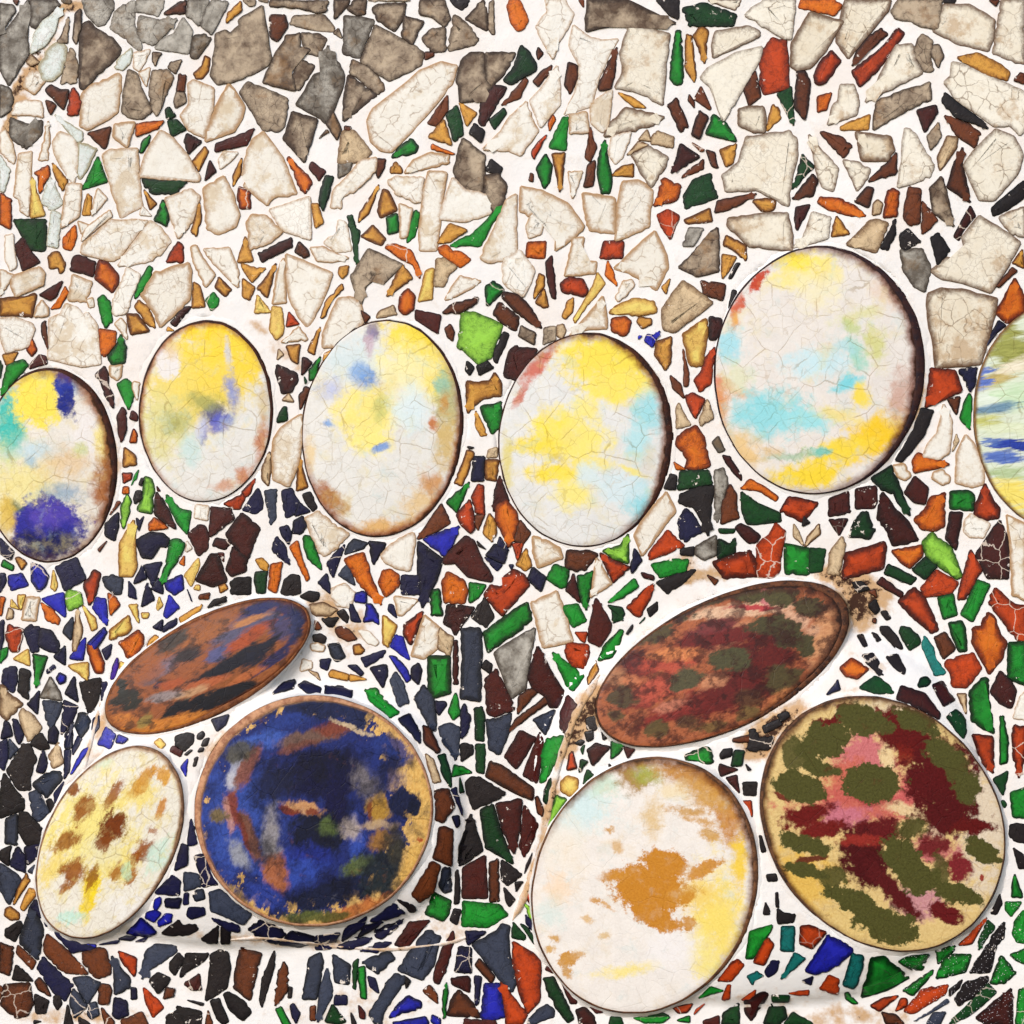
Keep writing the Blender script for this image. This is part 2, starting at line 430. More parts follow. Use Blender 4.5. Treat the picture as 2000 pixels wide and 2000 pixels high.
SHARDS = """
w 1813 574 1838 564 1880 566 1947 584 1935 641 1915 710 1828 718 1823 666 1813 619
w 862 122 892 129 882 164 850 204 765 296 743 293 725 276 718 236 728 214 790 166 820 139
w 1458 268 1542 256 1555 271 1557 303 1545 353 1540 402 1518 390 1478 370 1418 373 1411 343 1443 318
w 1860 122 1888 129 1942 154 2017 189 2017 236 1992 263 1972 243 1942 246 1905 219 1868 194 1845 161 1858 149
w 1880 464 1913 422 1992 474 1962 529 1935 571 1880 551 1840 544 1818 529 1850 504 1878 512 1885 484
w 1227 47 1307 67 1304 99 1297 164 1294 204 1257 184 1202 171 1217 142 1212 104
k 512 12 519 55 529 114 522 127 492 144 455 159 425 164 412 147 420 102 422 67 440 60 450 67 469 50 467 40
w 1945 253 1980 268 1997 303 1987 338 1942 390 1913 390 1883 323 1900 298
w 97 623 119 614 129 594 149 601 161 616 171 611 189 636 196 710 159 715 94 700
w 514 258 551 308 579 378 534 385 522 400 477 363 484 348 474 343 484 293 494 273
w 1120 50 1153 75 1187 80 1207 77 1170 149 1155 206 1103 224 1123 184 1133 129 1113 89
w 1488 92 1483 117 1463 154 1438 194 1413 236 1403 211 1388 169 1369 152 1383 134 1438 104
k 733 50 812 92 827 104 822 127 760 157 730 137 705 119
w 1843 10 1893 10 1942 40 1940 70 1930 99 1868 84 1823 60
w 559 497 584 507 619 522 648 534 638 566 609 628 599 638 584 619 569 589 561 554
w 303 532 368 514 373 529 370 584 348 606 333 621 313 638 301 609 276 576 293 549
w 201 303 216 293 268 291 271 348 278 402 236 425 219 373
w 1423 427 1475 420 1538 417 1547 460 1547 489 1463 480 1421 440
w 1652 0 1739 0 1734 20 1657 114 1634 82 1644 30
w 313 256 333 266 365 303 390 348 388 353 273 345 283 306
w 1018 365 1058 373 1108 398 1140 442 1123 462 1085 489 1088 447 1068 442 1061 427 1063 412 1048 407 1033 422 1016 412
w 1582 25 1647 42 1612 99 1582 132 1557 137 1545 129 1547 84
k 184 55 219 75 236 97 221 119 164 174 157 171 157 52 174 42
k 1148 0 1222 0 1294 35 1319 45 1277 50 1225 42 1145 60
w 1217 355 1247 353 1274 373 1267 442 1202 470 1207 398
g 641 89 638 112 661 124 671 147 668 171 651 214 638 241 619 226 579 204 614 147 623 144 646 142 636 114
w 1957 0 2000 0 2000 124 1960 112 1940 104 1947 60 1952 30
w 216 430 234 432 263 430 288 432 234 502 221 509 159 494 161 479
w 1279 452 1301 499 1304 524 1282 566 1274 561 1262 544 1259 551 1229 532 1200 524 1229 497
L 902 611 926 611 981 636 966 673 959 698 934 710 904 681 894 678
w 236 149 229 219 204 236 171 253 157 246 159 216 159 189 171 171 231 144
g 1044 1227 1035 1281 1026 1344 1000 1363 971 1289 966 1276 989 1259
w 837 335 872 338 862 398 852 489 820 489 820 447 827 373
w 1087 1155 1103 1197 1118 1252 1061 1264 1038 1177
w 589 810 589 859 584 892 579 914 564 949 534 936 534 864 541 849 549 837 569 822
w 437 345 455 380 467 420 460 442 427 457 405 447 398 368
g 52 70 55 104 17 166 0 134 0 77 45 17 55 0
S 901 1229 936 1227 940 1237 937 1369 900 1364
w 1008 494 991 507 954 512 939 504 949 479 969 440 989 392 1008 380
w 884 348 909 373 951 380 971 398 956 417 909 432 859 427
k 484 161 517 174 561 194 554 246 544 256 514 253 497 224 469 181
t 1334 549 1364 571 1391 591 1351 623 1316 648 1297 643 1294 604 1314 574
S 980 1805 995 1810 993 1858 1008 1916 1000 1937 975 1911 923 1845 971 1819
w 661 584 683 581 703 589 710 628 688 653 658 678 631 678 631 653
w 1028 199 1036 229 1051 256 1016 303 999 296 994 293 944 291 979 258 996 229
w 1751 89 1781 87 1788 119 1801 142 1691 199 1719 149
r 1493 97 1508 75 1535 80 1540 171 1493 184 1485 164 1485 124
r 1002 1840 1041 1863 1054 1878 1052 1955 1030 1979 1015 1938 1002 1880
w 1493 0 1552 0 1545 75 1533 75 1508 60 1456 30 1468 17
m 1953 1017 1966 1050 1971 1090 1968 1129 1929 1128 1907 1083 1929 1050
w 1966 1006 2004 1024 2004 1173 1977 1162 1973 1068
w 378 157 417 174 415 214 398 268 368 253 353 226 370 204 368 164
w 1768 251 1788 263 1823 323 1816 345 1793 353 1754 365 1763 308
k 904 271 946 303 944 348 941 378 899 368 887 335 897 291
k 1714 199 1756 181 1816 161 1818 194 1788 206 1706 253 1709 219
w 447 164 460 181 477 209 472 231 457 256 402 276 402 258 430 194
o 1900 1228 1918 1224 1929 1197 1940 1204 1953 1241 1965 1254 1957 1285 1932 1316 1916 1285 1899 1254
k 902 119 919 104 944 104 944 137 959 171 941 186 936 179 936 194 899 199 897 166 892 159
w 1066 0 1103 0 1110 15 1120 27 1108 55 1088 84 1080 114 1063 84 1048 52 1058 37 1071 22
k 559 70 586 65 584 92 606 97 594 107 564 117 561 149 574 154 576 176 514 161 539 104
k 720 487 753 502 785 517 748 554 735 539 713 559 705 594 686 539
w 293 432 313 445 333 472 313 497 283 512 231 519 248 494
S 833 1819 844 1819 846 1825 860 1830 846 1885 825 1913 778 1894 802 1858
w 1301 961 1319 999 1289 1038 1254 1085 1239 1046 1254 1018 1282 984
k 1756 0 1840 0 1831 55 1798 50 1781 40 1749 35 1741 22
w 604 385 606 467 554 450 527 410 559 400
w 1886 850 1902 868 1922 912 1920 945 1898 951 1867 942 1869 887
m 909 1048 924 1056 939 1090 961 1128 959 1135 914 1125 889 1098 867 1100 867 1090
r 1727 1059 1730 1068 1724 1109 1647 1131 1652 1081
w 1138 378 1200 388 1200 455 1153 450 1145 427
w 621 999 636 1011 653 1026 681 1043 653 1073 633 1085 623 1078 609 1046 596 1013
G 1702 1872 1727 1869 1749 1889 1775 1909 1731 1933 1683 1947 1698 1898
m 1050 1263 1083 1325 1101 1351 1087 1381 1074 1380 1068 1360 1041 1344 1032 1322
r 1003 1113 1023 1123 1033 1143 1018 1160 981 1202 946 1162 959 1143 976 1148 991 1140 984 1128
G 1030 1177 1038 1210 1019 1228 953 1274 945 1235 980 1210
k 1401 445 1403 529 1361 539 1326 522 1349 502 1381 464
r 1515 1023 1533 1038 1525 1078 1520 1118 1505 1128 1480 1125 1480 1063 1503 1046
m 1724 962 1749 997 1773 1019 1793 1055 1744 1065 1731 1033 1714 1013 1717 989
r 1944 1149 1960 1164 1982 1182 2004 1184 2004 1257 1986 1248 1953 1204 1932 1178
w 373 370 390 385 375 432 348 465 338 435 323 388
k 571 219 619 234 594 316 554 271 564 243
w 984 504 1001 502 1013 489 1028 507 1043 529 1036 551 1021 579 1001 566 984 551
w 1088 129 1093 171 1093 204 1056 248 1036 196 1061 169
o 1359 832 1374 854 1386 909 1359 917 1339 914 1344 897 1329 877 1321 869 1324 854 1341 840
B 1617 1827 1652 1845 1664 1854 1663 1861 1619 1894 1593 1902 1574 1896
w 0 623 30 621 62 633 67 643 55 676 12 688 0 653
g 673 32 730 40 703 112 671 104
N 817 1058 864 1093 854 1125 825 1187 817 1120
b 470 1852 510 1863 501 1894 488 1953 457 1929 461 1894
r 1818 720 1865 725 1878 763 1808 795 1813 765
k 266 144 278 179 296 216 278 231 256 229 239 219 243 176 251 137
G 905 1761 945 1766 975 1768 991 1787 953 1810 903 1808
w 735 308 733 333 691 375 666 385 666 407 646 405 653 370 688 335 705 313
D 1334 17 1374 7 1403 17 1438 30 1431 50 1346 50 1341 32
D 939 1582 962 1571 975 1617 1002 1687 982 1674 949 1656
G 1918 1325 1930 1327 1929 1360 1941 1432 1898 1408 1894 1351
L 1821 1041 1858 1072 1878 1125 1869 1130 1836 1107 1810 1085 1802 1059
w 1672 258 1739 268 1746 293 1734 313 1684 313 1677 281
b 9 1924 56 1920 64 1960 53 1982 31 1987 2 1962
g 1759 489 1801 487 1816 522 1806 569 1786 559 1766 529
m 905 1696 947 1672 951 1753 927 1753 904 1753
r 1754 55 1766 65 1744 99 1709 142 1679 169 1664 139 1694 117 1729 87
w 1391 89 1398 62 1438 55 1463 52 1483 62 1483 70 1438 92 1393 112
w 1222 211 1297 229 1269 246 1180 266 1197 236
m 969 1307 1004 1384 967 1399 953 1393 948 1327
r 1393 1098 1465 1076 1478 1103 1478 1125 1413 1128
K 44 1454 57 1454 70 1483 57 1518 59 1542 37 1542 14 1505
G 837 1283 878 1282 879 1353 846 1362 838 1347
K 412 1865 429 1856 444 1861 449 1891 442 1929 402 1954 409 1907
S 409 1744 428 1738 459 1755 490 1786 475 1805 453 1795 413 1779
w 492 420 519 422 551 452 529 472 489 487 482 435
m 969 1571 1018 1562 1015 1612 1004 1667 980 1612
m 472 1003 507 1033 482 1093 442 1043
w 144 268 152 293 152 318 144 358 119 323 107 298 104 278 117 258
w 37 301 62 296 55 422 40 412 37 388 27 383
K 1329 966 1364 951 1393 949 1386 1008 1383 1046 1374 1021 1354 989 1326 981
r 1786 1148 1801 1162 1819 1197 1832 1230 1819 1236 1793 1213 1755 1175
G 1971 1256 2004 1255 2012 1316 2004 1338 1986 1331 1969 1322
w 1264 286 1304 308 1299 325 1272 365 1234 303
r 1846 1295 1874 1283 1900 1276 1916 1305 1887 1342 1861 1340 1858 1316
w 807 1041 810 1058 800 1113 778 1110 753 1098 745 1085 760 1068 780 1053
w 1843 790 1858 820 1858 845 1853 884 1833 897 1803 892 1813 867 1831 847
g 261 45 276 92 273 99 241 72 216 55 224 25 236 15 263 2
b 958 1487 980 1496 1006 1514 1041 1540 1039 1562 1008 1549 949 1516
m 1975 1931 1977 2004 1929 2000 1907 1988
y 1379 623 1381 648 1371 713 1349 713 1336 666 1334 653 1356 638
k 681 147 735 186 705 209 671 236 673 189
w 829 1202 855 1224 859 1228 855 1265 828 1286 804 1281 817 1241
b 92 1825 114 1843 145 1872 171 1902 136 1900 119 1894 88 1861 86 1845
t 671 256 691 256 725 298 703 316 661 318 666 278
m 1008 676 1018 681 1023 681 1048 683 1046 700 1013 743 986 735 989 710 996 686
t 1654 477 1699 432 1716 430 1734 437 1711 492
w 1642 166 1667 166 1677 199 1672 224 1617 243 1629 204 1637 199
S 59 1771 81 1806 83 1821 74 1874 40 1843 40 1830
o 1846 963 1843 980 1843 1028 1823 1036 1801 1033 1786 1015 1806 997 1819 971
S 721 1982 758 1916 771 1902 791 1907 789 1920 749 1977 745 2000 732 1999
K 920 1519 936 1519 986 1549 975 1558 925 1580 909 1531
o 1982 544 2000 579 2000 609 1967 631 1945 611
y 261 1016 263 1053 266 1108 258 1125 234 1125 234 1063
D 27 430 89 430 87 489 60 487
w 248 522 273 537 256 579 248 609 226 616 219 609 221 586 236 554
h 127 119 119 142 102 157 84 157 77 134 80 122 97 94 112 84 129 92
D 1354 353 1388 340 1393 370 1401 385 1339 407 1336 383
o 710 1080 745 1182 725 1165 691 1123 673 1093 683 1088
w 1580 263 1605 296 1637 330 1627 373 1607 365 1595 333
B 947 1922 975 1922 985 1986 953 1994 939 1986
D 1448 961 1475 981 1523 1003 1525 1018 1460 1023 1451 1001
a 912 745 929 748 956 745 966 728 979 750 979 773 969 773 944 778 924 792 914 807
w 1120 464 1140 464 1138 484 1133 509 1165 512 1162 534 1103 539
g 358 35 375 60 368 104 303 94 316 77 340 67
N 84 1869 101 1887 143 1924 127 1955 105 1938 73 1891
G 1533 1063 1582 1073 1580 1120 1535 1120
g 306 40 345 37 323 65 298 87 278 80 268 65 273 32
k 313 137 330 139 338 152 306 226 296 211 293 174 298 139
S 950 1406 975 1404 998 1393 993 1430 975 1473 956 1463
w 758 353 775 345 827 348 822 393 810 395 773 378
w 398 487 447 484 465 529 465 561 447 544 417 514
K 1798 797 1823 802 1806 847 1783 877 1761 902 1749 899 1773 860
o 989 976 1008 1001 1011 1023 994 1068 969 1016 969 989
K 920 1590 942 1661 912 1683 895 1691 898 1652
w 1550 484 1570 464 1587 415 1622 425 1617 464 1575 477
k 949 104 1006 104 984 144 959 171 949 154
w 25 539 55 529 77 522 87 534 84 556 30 579 22 559
k 1838 345 1848 373 1863 442 1823 415 1816 368
m 1164 1169 1193 1219 1191 1232 1171 1262 1150 1252 1151 1228
a 1870 112 1908 104 1955 127 1972 142 1967 157 1930 147 1893 127
K 8 1511 26 1540 46 1562 46 1580 0 1597 0 1555
a 0 584 50 581 67 574 70 576 62 619 42 616 0 616
k 887 30 897 35 919 55 934 77 926 87 877 99
k 946 343 974 340 989 363 984 393 964 415 946 385
g 50 243 67 246 67 239 82 236 80 263 67 276 50 291 50 268 45 288 20 266 22 231
b 162 1861 193 1852 204 1854 215 1889 215 1902 193 1910 185 1907 163 1880
w 129 360 159 360 154 422 119 445 124 410
S 604 1872 626 1861 631 1878 617 1951 591 1951 600 1902
m 1760 1340 1806 1355 1823 1377 1836 1395 1833 1405 1801 1386 1752 1366
w 1443 214 1468 209 1490 209 1495 231 1493 258 1473 258 1443 243
r 1830 1114 1871 1138 1858 1158 1806 1165 1799 1149
G 1068 1443 1101 1438 1085 1487 1065 1525 1055 1529 1059 1470
w 1041 1048 1071 1058 1093 1071 1098 1090 1051 1108 1041 1078
K 1962 1801 1960 1832 1946 1845 1933 1898 1894 1900 1916 1867 1938 1828
m 412 1083 425 1083 442 1135 415 1145 383 1133
k 728 17 738 10 792 7 785 37 770 60 738 40
o 874 1118 904 1133 912 1153 907 1177 869 1177 864 1138
K 39 1586 53 1588 90 1628 84 1645 53 1650 37 1624
w 1195 176 1187 248 1177 258 1155 239 1155 204 1167 194
D 1742 909 1751 936 1766 975 1777 1007 1753 980 1746 962 1722 956 1702 934
g 161 0 219 0 221 17 204 47 191 50 169 27
w 1177 579 1182 604 1185 641 1145 643 1113 656 1133 633 1158 604
D 1018 89 1033 102 1046 124 1046 137 1018 152 999 164 984 157 1006 129
m 1015 1428 1046 1441 1015 1492 1008 1501 986 1478
b 858 1617 868 1615 884 1621 882 1691 846 1676 855 1647
b 844 1683 859 1691 846 1744 819 1762 805 1746
G 1909 1133 1933 1142 1900 1214 1877 1200 1894 1164
N 109 1108 149 1090 166 1130 127 1153
S 286 1858 303 1845 343 1847 345 1858 325 1872 286 1898 277 1913 279 1885
y 1235 584 1277 589 1282 609 1247 616 1190 611 1202 599
r 1524 999 1541 971 1597 982 1584 1000 1566 1019
k 688 117 723 134 748 164 750 176 738 184 683 142
k 822 0 867 0 879 37 867 52 844 32 820 27 820 10
b 1557 139 1572 139 1582 161 1577 211 1572 234 1552 209
r 1924 945 1940 980 1952 993 1950 1011 1922 1016 1903 1006 1905 989
m 1953 1311 1971 1327 1984 1349 1975 1382 1953 1373 1935 1351
r 978 1918 1002 1949 1029 1982 1019 2000 989 2000 986 1973
G 1843 1872 1861 1865 1896 1865 1885 1898 1829 1911
r 1896 1074 1918 1112 1885 1169 1871 1171 1885 1112
r 1766 1975 1801 1933 1852 1924 1845 1942 1784 1979
N 266 1056 293 1041 318 1043 330 1053 325 1068 311 1066 296 1090 278 1088
D 1061 1911 1081 1908 1098 1942 1120 1990 1109 1997 1090 1973 1068 1933
h 124 15 114 27 107 60 87 89 60 104 67 67 84 42
b 1880 288 1878 323 1895 395 1850 365 1863 323
r 1982 1416 2004 1421 2004 1461 1990 1520 1979 1478 1977 1435
m 964 166 989 171 946 246 936 241 939 204
S 827 1338 846 1360 851 1428 841 1421 809 1364
k 574 32 633 30 653 55 651 62 623 60 566 47
g 60 0 109 0 117 10 84 35 70 55 60 50
b 1776 365 1798 370 1796 405 1796 435 1778 440 1766 427 1768 398
b 1108 1076 1150 1076 1167 1083 1143 1113 1125 1115 1105 1108
b 896 1934 918 1955 937 1986 874 1982 881 1955
b 984 571 1013 576 1038 604 1058 641 1033 628 1008 609 981 581
m 1024 1573 1050 1610 1041 1639 1024 1674 1016 1656
D 1329 921 1383 919 1391 944 1351 951 1324 956
r 1899 1435 1938 1439 1940 1510 1918 1492 1907 1456
w 807 313 842 298 877 303 877 318 837 328 790 338
m 874 1182 926 1187 902 1220 889 1240 882 1225 867 1217
S 0 1687 33 1709 40 1718 18 1766 0 1735
N 485 1815 507 1798 529 1804 558 1825 540 1843 516 1836
k 529 0 641 2 638 20 623 25 584 15 527 12
o 1602 385 1639 388 1669 402 1691 422 1657 420 1619 410 1597 395
G 1321 60 1329 60 1331 104 1334 149 1331 164 1321 166 1309 154 1311 129 1316 94
b 850 1544 876 1542 887 1576 865 1606 851 1601
g 415 0 445 5 435 25 412 67 393 50 402 22
B 897 1028 882 1066 869 1085 827 1053 859 1041
m 1055 1430 1061 1454 1048 1529 1022 1514
b 1845 226 1893 243 1915 261 1903 288 1868 263
G 1182 273 1187 313 1195 353 1190 378 1175 378 1167 338 1172 298
o 1565 0 1629 0 1644 10 1629 30 1560 15
G 981 400 939 480 879 480 924 457 964 417
G 1999 1779 2012 1784 2012 1845 1986 1839 1978 1823 1982 1801
r 1624 99 1642 119 1612 161 1595 164 1590 149 1604 119
D 1929 1920 1946 1938 1889 1986 1854 2000 1902 1951
N 1339 994 1351 1003 1364 1026 1374 1036 1356 1046 1339 1058 1329 1051 1326 1016
k 1801 67 1821 80 1816 112 1823 137 1806 139 1791 114 1786 94
K 1845 181 1880 209 1918 236 1930 251 1868 229 1840 199
D 278 350 365 355 340 378 298 378 283 365
r 1304 1036 1336 1066 1269 1093 1267 1083
o 194 509 211 514 231 539 229 556 219 571 186 544
D 1683 1001 1694 1000 1702 1024 1709 1035 1698 1052 1657 1048 1667 1024
w 2000 405 2000 462 1977 457 1952 425 1967 417
S 857 1421 879 1413 897 1421 894 1465 890 1485 865 1448
r 1109 1256 1149 1261 1149 1281 1140 1305 1116 1300 1104 1272
m 412 991 450 994 457 1013 410 1048
G 1272 1103 1314 1093 1344 1093 1339 1115 1289 1128
K 196 1325 190 1369 174 1396 163 1364 156 1333 176 1329
w 661 430 676 437 681 464 686 489 658 492 633 474 648 462 658 464
b 1426 946 1438 966 1438 996 1443 1011 1408 1023 1411 984
K 2000 353 2000 385 1967 410 1940 422 1937 407
g 1396 919 1413 914 1421 946 1408 989 1401 1021 1396 989
m 885 1818 887 1836 870 1898 857 1922 848 1918 850 1894 865 1850
w 142 537 164 546 179 551 169 589 134 586
b 862 984 879 1021 852 1038 815 1053 840 1016
G 848 1744 880 1760 876 1784 865 1798 831 1784
m 800 1801 839 1798 793 1853 771 1845
G 1079 1274 1140 1320 1120 1349 1109 1342
K 1865 1951 1885 1920 1929 1907 1929 1916 1902 1946 1872 1964
w 373 482 383 479 400 509 420 537 412 549 402 561 378 512
t 0 1338 9 1342 20 1358 44 1375 13 1406 0 1393
o 1297 348 1306 353 1329 363 1321 390 1277 402
T 1665 1862 1685 1867 1685 1885 1674 1922 1667 1931 1647 1924 1656 1894
r 1396 678 1388 750 1366 765 1356 743 1369 728 1379 698
o 996 0 1013 0 1023 20 1031 40 1023 55 1011 60 999 45 991 12
G 1856 961 1891 959 1902 967 1900 997 1856 993
G 1974 1549 2004 1538 2008 1597 1979 1595
G 939 795 979 785 979 822 976 832 961 847 954 832
G 1465 1820 1508 1807 1505 1817 1470 1872 1457 1872
w 1896 1004 1933 1024 1920 1050 1894 1048 1883 1037 1885 1017
w 1647 313 1679 318 1684 325 1699 330 1694 348 1674 373
k 589 65 623 67 638 77 623 109 596 102
k 844 57 869 55 869 99 842 99 825 75
G 333 1056 348 1053 360 1061 353 1083 330 1118 316 1143 318 1120 328 1083
S 103 1507 118 1508 120 1522 90 1558 64 1533 81 1518
m 1672 956 1710 950 1712 980 1707 991 1672 993
o 1801 1065 1801 1085 1777 1109 1760 1098 1742 1076
h 154 278 189 291 169 333 157 350 152 343
t 1645 1048 1651 1063 1639 1123 1616 1120 1623 1076
G 1393 224 1418 241 1438 276 1379 261
w 50 196 80 199 84 229 55 224 22 224 30 201
N 380 1672 398 1669 426 1727 396 1732 389 1700
k 581 114 614 129 584 176 564 164 576 142
K 345 1966 393 1977 391 2012 365 2012
G 712 1347 734 1344 754 1369 780 1391 762 1402 723 1369
m 541 713 579 730 581 743 569 765 551 768 539 728
w 648 1150 673 1140 693 1158 683 1187 658 1182 648 1165
m 368 1043 388 1026 400 1028 407 1051 405 1071 388 1085 375 1058
w 1195 268 1232 258 1215 308 1202 320 1190 301
m 60 492 77 512 45 529 35 499 30 479 45 464
k 144 99 152 129 149 161 119 164 129 117 137 94
S 639 1891 648 1929 648 1946 620 1997 624 1938
m 1856 1000 1880 1002 1872 1041 1867 1074 1847 1052
m 455 1068 482 1090 480 1115 452 1125 442 1113
o 270 1231 279 1241 279 1259 259 1284 248 1284 242 1267 232 1256 246 1248 259 1239
t 852 507 867 504 892 522 874 539 867 559 849 559
w 1165 1090 1195 1140 1153 1167 1160 1125
b 1721 55 1734 67 1714 84 1664 129 1674 99 1694 75
m 497 251 482 283 420 296 422 281
w 554 504 559 591 532 594 541 534
r 1564 1810 1580 1808 1613 1821 1586 1852 1563 1843
a 1311 658 1309 708 1299 723 1279 693 1282 668
t 44 1384 66 1399 81 1421 73 1432 55 1448 37 1395
m 1787 931 1812 953 1806 984 1786 980 1767 962
S 143 1911 169 1908 196 1920 171 1960 154 1933
o 1793 885 1810 892 1854 907 1819 916 1786 923 1782 901
b 974 591 1013 619 1008 646 984 633 964 614
G 1100 229 1110 229 1105 293 1073 288 1083 263
b 956 1685 972 1677 975 1760 957 1762
G 15 713 45 703 55 713 30 740 2 773 7 743
m 1620 975 1656 960 1657 986 1661 1000 1619 1008
G 1853 1217 1878 1213 1885 1228 1888 1271 1874 1273 1861 1245
g 268 0 320 0 318 15 308 32 293 27 263 22
G 1955 1867 1984 1900 1962 1920 1934 1920
L 283 931 296 936 301 954 296 1003 268 996 278 974
K 437 1942 446 1938 475 1955 490 1977 475 1993 450 1973
N 896 1850 920 1852 920 1900 888 1897
k 790 32 827 42 805 87 785 70
w 1113 224 1145 219 1150 258 1113 261
K 1282 1138 1319 1123 1359 1113 1334 1138 1304 1160
o 748 1115 763 1113 778 1123 778 1145 753 1165 740 1138
S 650 1865 683 1885 681 1922 655 1918
r 1095 554 1113 541 1138 546 1148 566 1140 579 1120 574 1098 569
h 102 410 119 420 112 484 92 480
m 1329 281 1366 306 1339 323 1311 338
w 869 586 884 559 899 539 917 544 939 549 919 564 889 579
S 707 1880 758 1858 771 1872 738 1902
g 368 0 407 0 388 50 375 35 365 32
S 57 1549 70 1544 79 1553 95 1586 75 1604 64 1593
m 144 502 154 499 186 512 181 539 137 527
G 191 306 209 355 161 370
t 1850 266 1870 268 1868 288 1836 333 1831 308
r 1284 420 1304 410 1326 422 1309 467 1292 442
N 569 1819 614 1830 613 1841 587 1849 545 1844
y 532 599 549 601 554 638 551 653 539 663 527 643
D 892 206 902 239 904 263 887 276 872 226
o 1734 373 1744 368 1756 375 1751 422 1726 425 1729 393
G 325 966 340 984 355 996 373 999 365 1043 348 1023 333 994
b 529 30 556 30 561 52 541 80 529 72 527 50
w 224 243 263 239 248 288 221 266
r 1180 472 1217 472 1215 504 1172 504
b 0 1841 26 1850 24 1867 18 1905 0 1898
m 1454 1953 1492 1938 1500 1942 1487 1964 1467 1993 1456 1977
K 1463 1426 1474 1424 1483 1443 1511 1439 1505 1461 1474 1467 1460 1463 1465 1443
T 1805 1242 1823 1265 1825 1281 1847 1314 1825 1319 1815 1294 1801 1261
h 122 398 102 410 82 395 97 345
k 944 0 949 17 951 37 951 60 909 37 921 25
r 1277 1140 1269 1170 1249 1205 1224 1187 1249 1162
o 755 479 773 477 802 489 817 519 820 544 807 517 778 502 753 484
w 62 137 80 142 89 157 67 184 45 169 50 152
D 1505 1962 1531 1966 1536 1986 1518 2004 1492 1999
r 917 976 924 1006 926 1033 919 1041 902 1026 892 1006
S 218 1867 237 1894 253 1911 253 1929 224 1942 223 1889
G 1338 1476 1377 1459 1388 1465 1393 1488 1369 1493 1342 1488
y 1167 532 1182 554 1158 584 1140 606 1123 631 1120 623 1138 594 1158 559
G 1158 1115 1145 1192 1135 1172 1128 1125
o 0 378 22 390 20 447 0 437
N 551 959 569 954 584 981 576 1003 559 1011 554 989
N 80 1228 99 1232 105 1241 114 1254 112 1274 97 1272 75 1260
m 1109 1358 1126 1377 1103 1432 1094 1421 1095 1391
r 1172 1080 1205 1098 1230 1108 1197 1138
o 1641 1305 1663 1286 1677 1294 1696 1307 1674 1325 1652 1320
g 1359 1068 1398 1046 1398 1083 1376 1093 1359 1083
b 554 1878 561 1889 560 1938 537 1965 543 1902
m 504 494 569 464 571 482 512 512
L 1227 1043 1227 1100 1202 1093 1177 1076 1212 1066
G 1953 1399 1960 1398 1968 1439 1967 1489 1953 1493
D 1582 1071 1612 1073 1605 1115 1580 1118
w 606 484 631 482 663 499 681 504 648 512 619 509
a 1341 67 1351 70 1354 104 1359 147 1356 161 1339 134 1339 104
G 1211 1230 1217 1232 1208 1263 1195 1283 1168 1290 1182 1259
b 1205 92 1200 144 1192 174 1170 176 1172 159
m 812 606 860 616 855 651 827 633 812 623
o 194 643 214 646 226 648 224 673 204 696 196 691
y 832 529 847 524 844 584 817 589
b 1602 258 1639 266 1664 286 1647 308
m 306 961 328 994 343 1033 318 1018 301 1001
G 1832 1167 1861 1160 1869 1200 1843 1209
G 1083 1103 1110 1113 1105 1145 1095 1148 1068 1130
K 946 1167 964 1205 949 1225 921 1205
b 237 1993 277 1977 288 2000 286 2012 240 2008
B 798 1945 822 1957 822 1968 760 1988 776 1964
D 1679 1343 1709 1321 1735 1338 1746 1353 1713 1354
S 773 1312 789 1338 798 1373 780 1380 762 1329
K 363 1863 407 1862 398 1876 352 1909
K 1818 464 1833 455 1855 489 1831 517
r 184 1113 196 1120 186 1162 174 1182 164 1140
w 10 253 22 276 30 308 27 320 10 306 0 293 0 261
o 857 484 872 479 884 492 899 492 919 507 899 522 879 509 859 494
K 325 1986 347 1973 365 2000 365 2017 325 2008
S 12 1599 33 1590 33 1650 10 1647
b 1396 415 1401 393 1438 385 1478 378 1448 398 1413 412
b 1475 139 1485 189 1463 206 1453 174
b 1321 191 1344 248 1329 258 1304 206
a 748 370 758 373 775 410 743 425 738 412
G 1100 1185 1128 1180 1145 1212 1120 1225 1103 1197
S 84 1369 121 1373 116 1393 99 1424 90 1404
N 785 1125 817 1125 820 1160 785 1160
G 1990 1933 2004 1929 2004 2004 1984 2000
o 182 1253 191 1267 203 1294 200 1314 187 1314 180 1298 171 1270 171 1258
K 536 1856 536 1885 512 1968 507 1953 512 1911
G 236 653 246 678 243 708 219 713 211 696 229 673
B 62 1100 82 1108 94 1125 87 1145 75 1155 62 1135
g 0 166 17 171 25 191 22 214 0 229
K 450 1138 460 1130 489 1128 489 1160 452 1160
D 926 1384 941 1380 947 1404 945 1448 929 1445
b 1369 549 1416 556 1411 586 1374 574
T 1527 1810 1551 1810 1550 1858 1525 1856
w 10 460 25 457 27 484 32 519 20 529 10 504
w 780 398 805 407 795 462 782 465
o 564 306 604 348 609 358 596 378 586 365 561 311
w 52 1167 77 1167 70 1212 42 1210
r 17 1220 45 1230 35 1272 22 1272 12 1244
K 316 1823 349 1797 356 1808 382 1806 387 1815 369 1825 336 1827
g 380 70 400 67 412 75 385 114 373 112 375 82
G 1066 301 1078 323 1073 355 1063 368 1056 350 1048 330
N 47 1232 60 1220 77 1225 75 1272 62 1274
a 1369 52 1383 60 1376 124 1354 70
D 1735 1102 1790 1129 1779 1142 1727 1120
b 1825 1245 1845 1235 1858 1254 1865 1267 1843 1287 1834 1267
a 912 879 926 884 914 921 902 949 887 944 902 909
B 767 1997 831 1986 837 2000 802 2012 776 2008
K 556 1133 569 1123 584 1125 586 1158 559 1162 549 1158
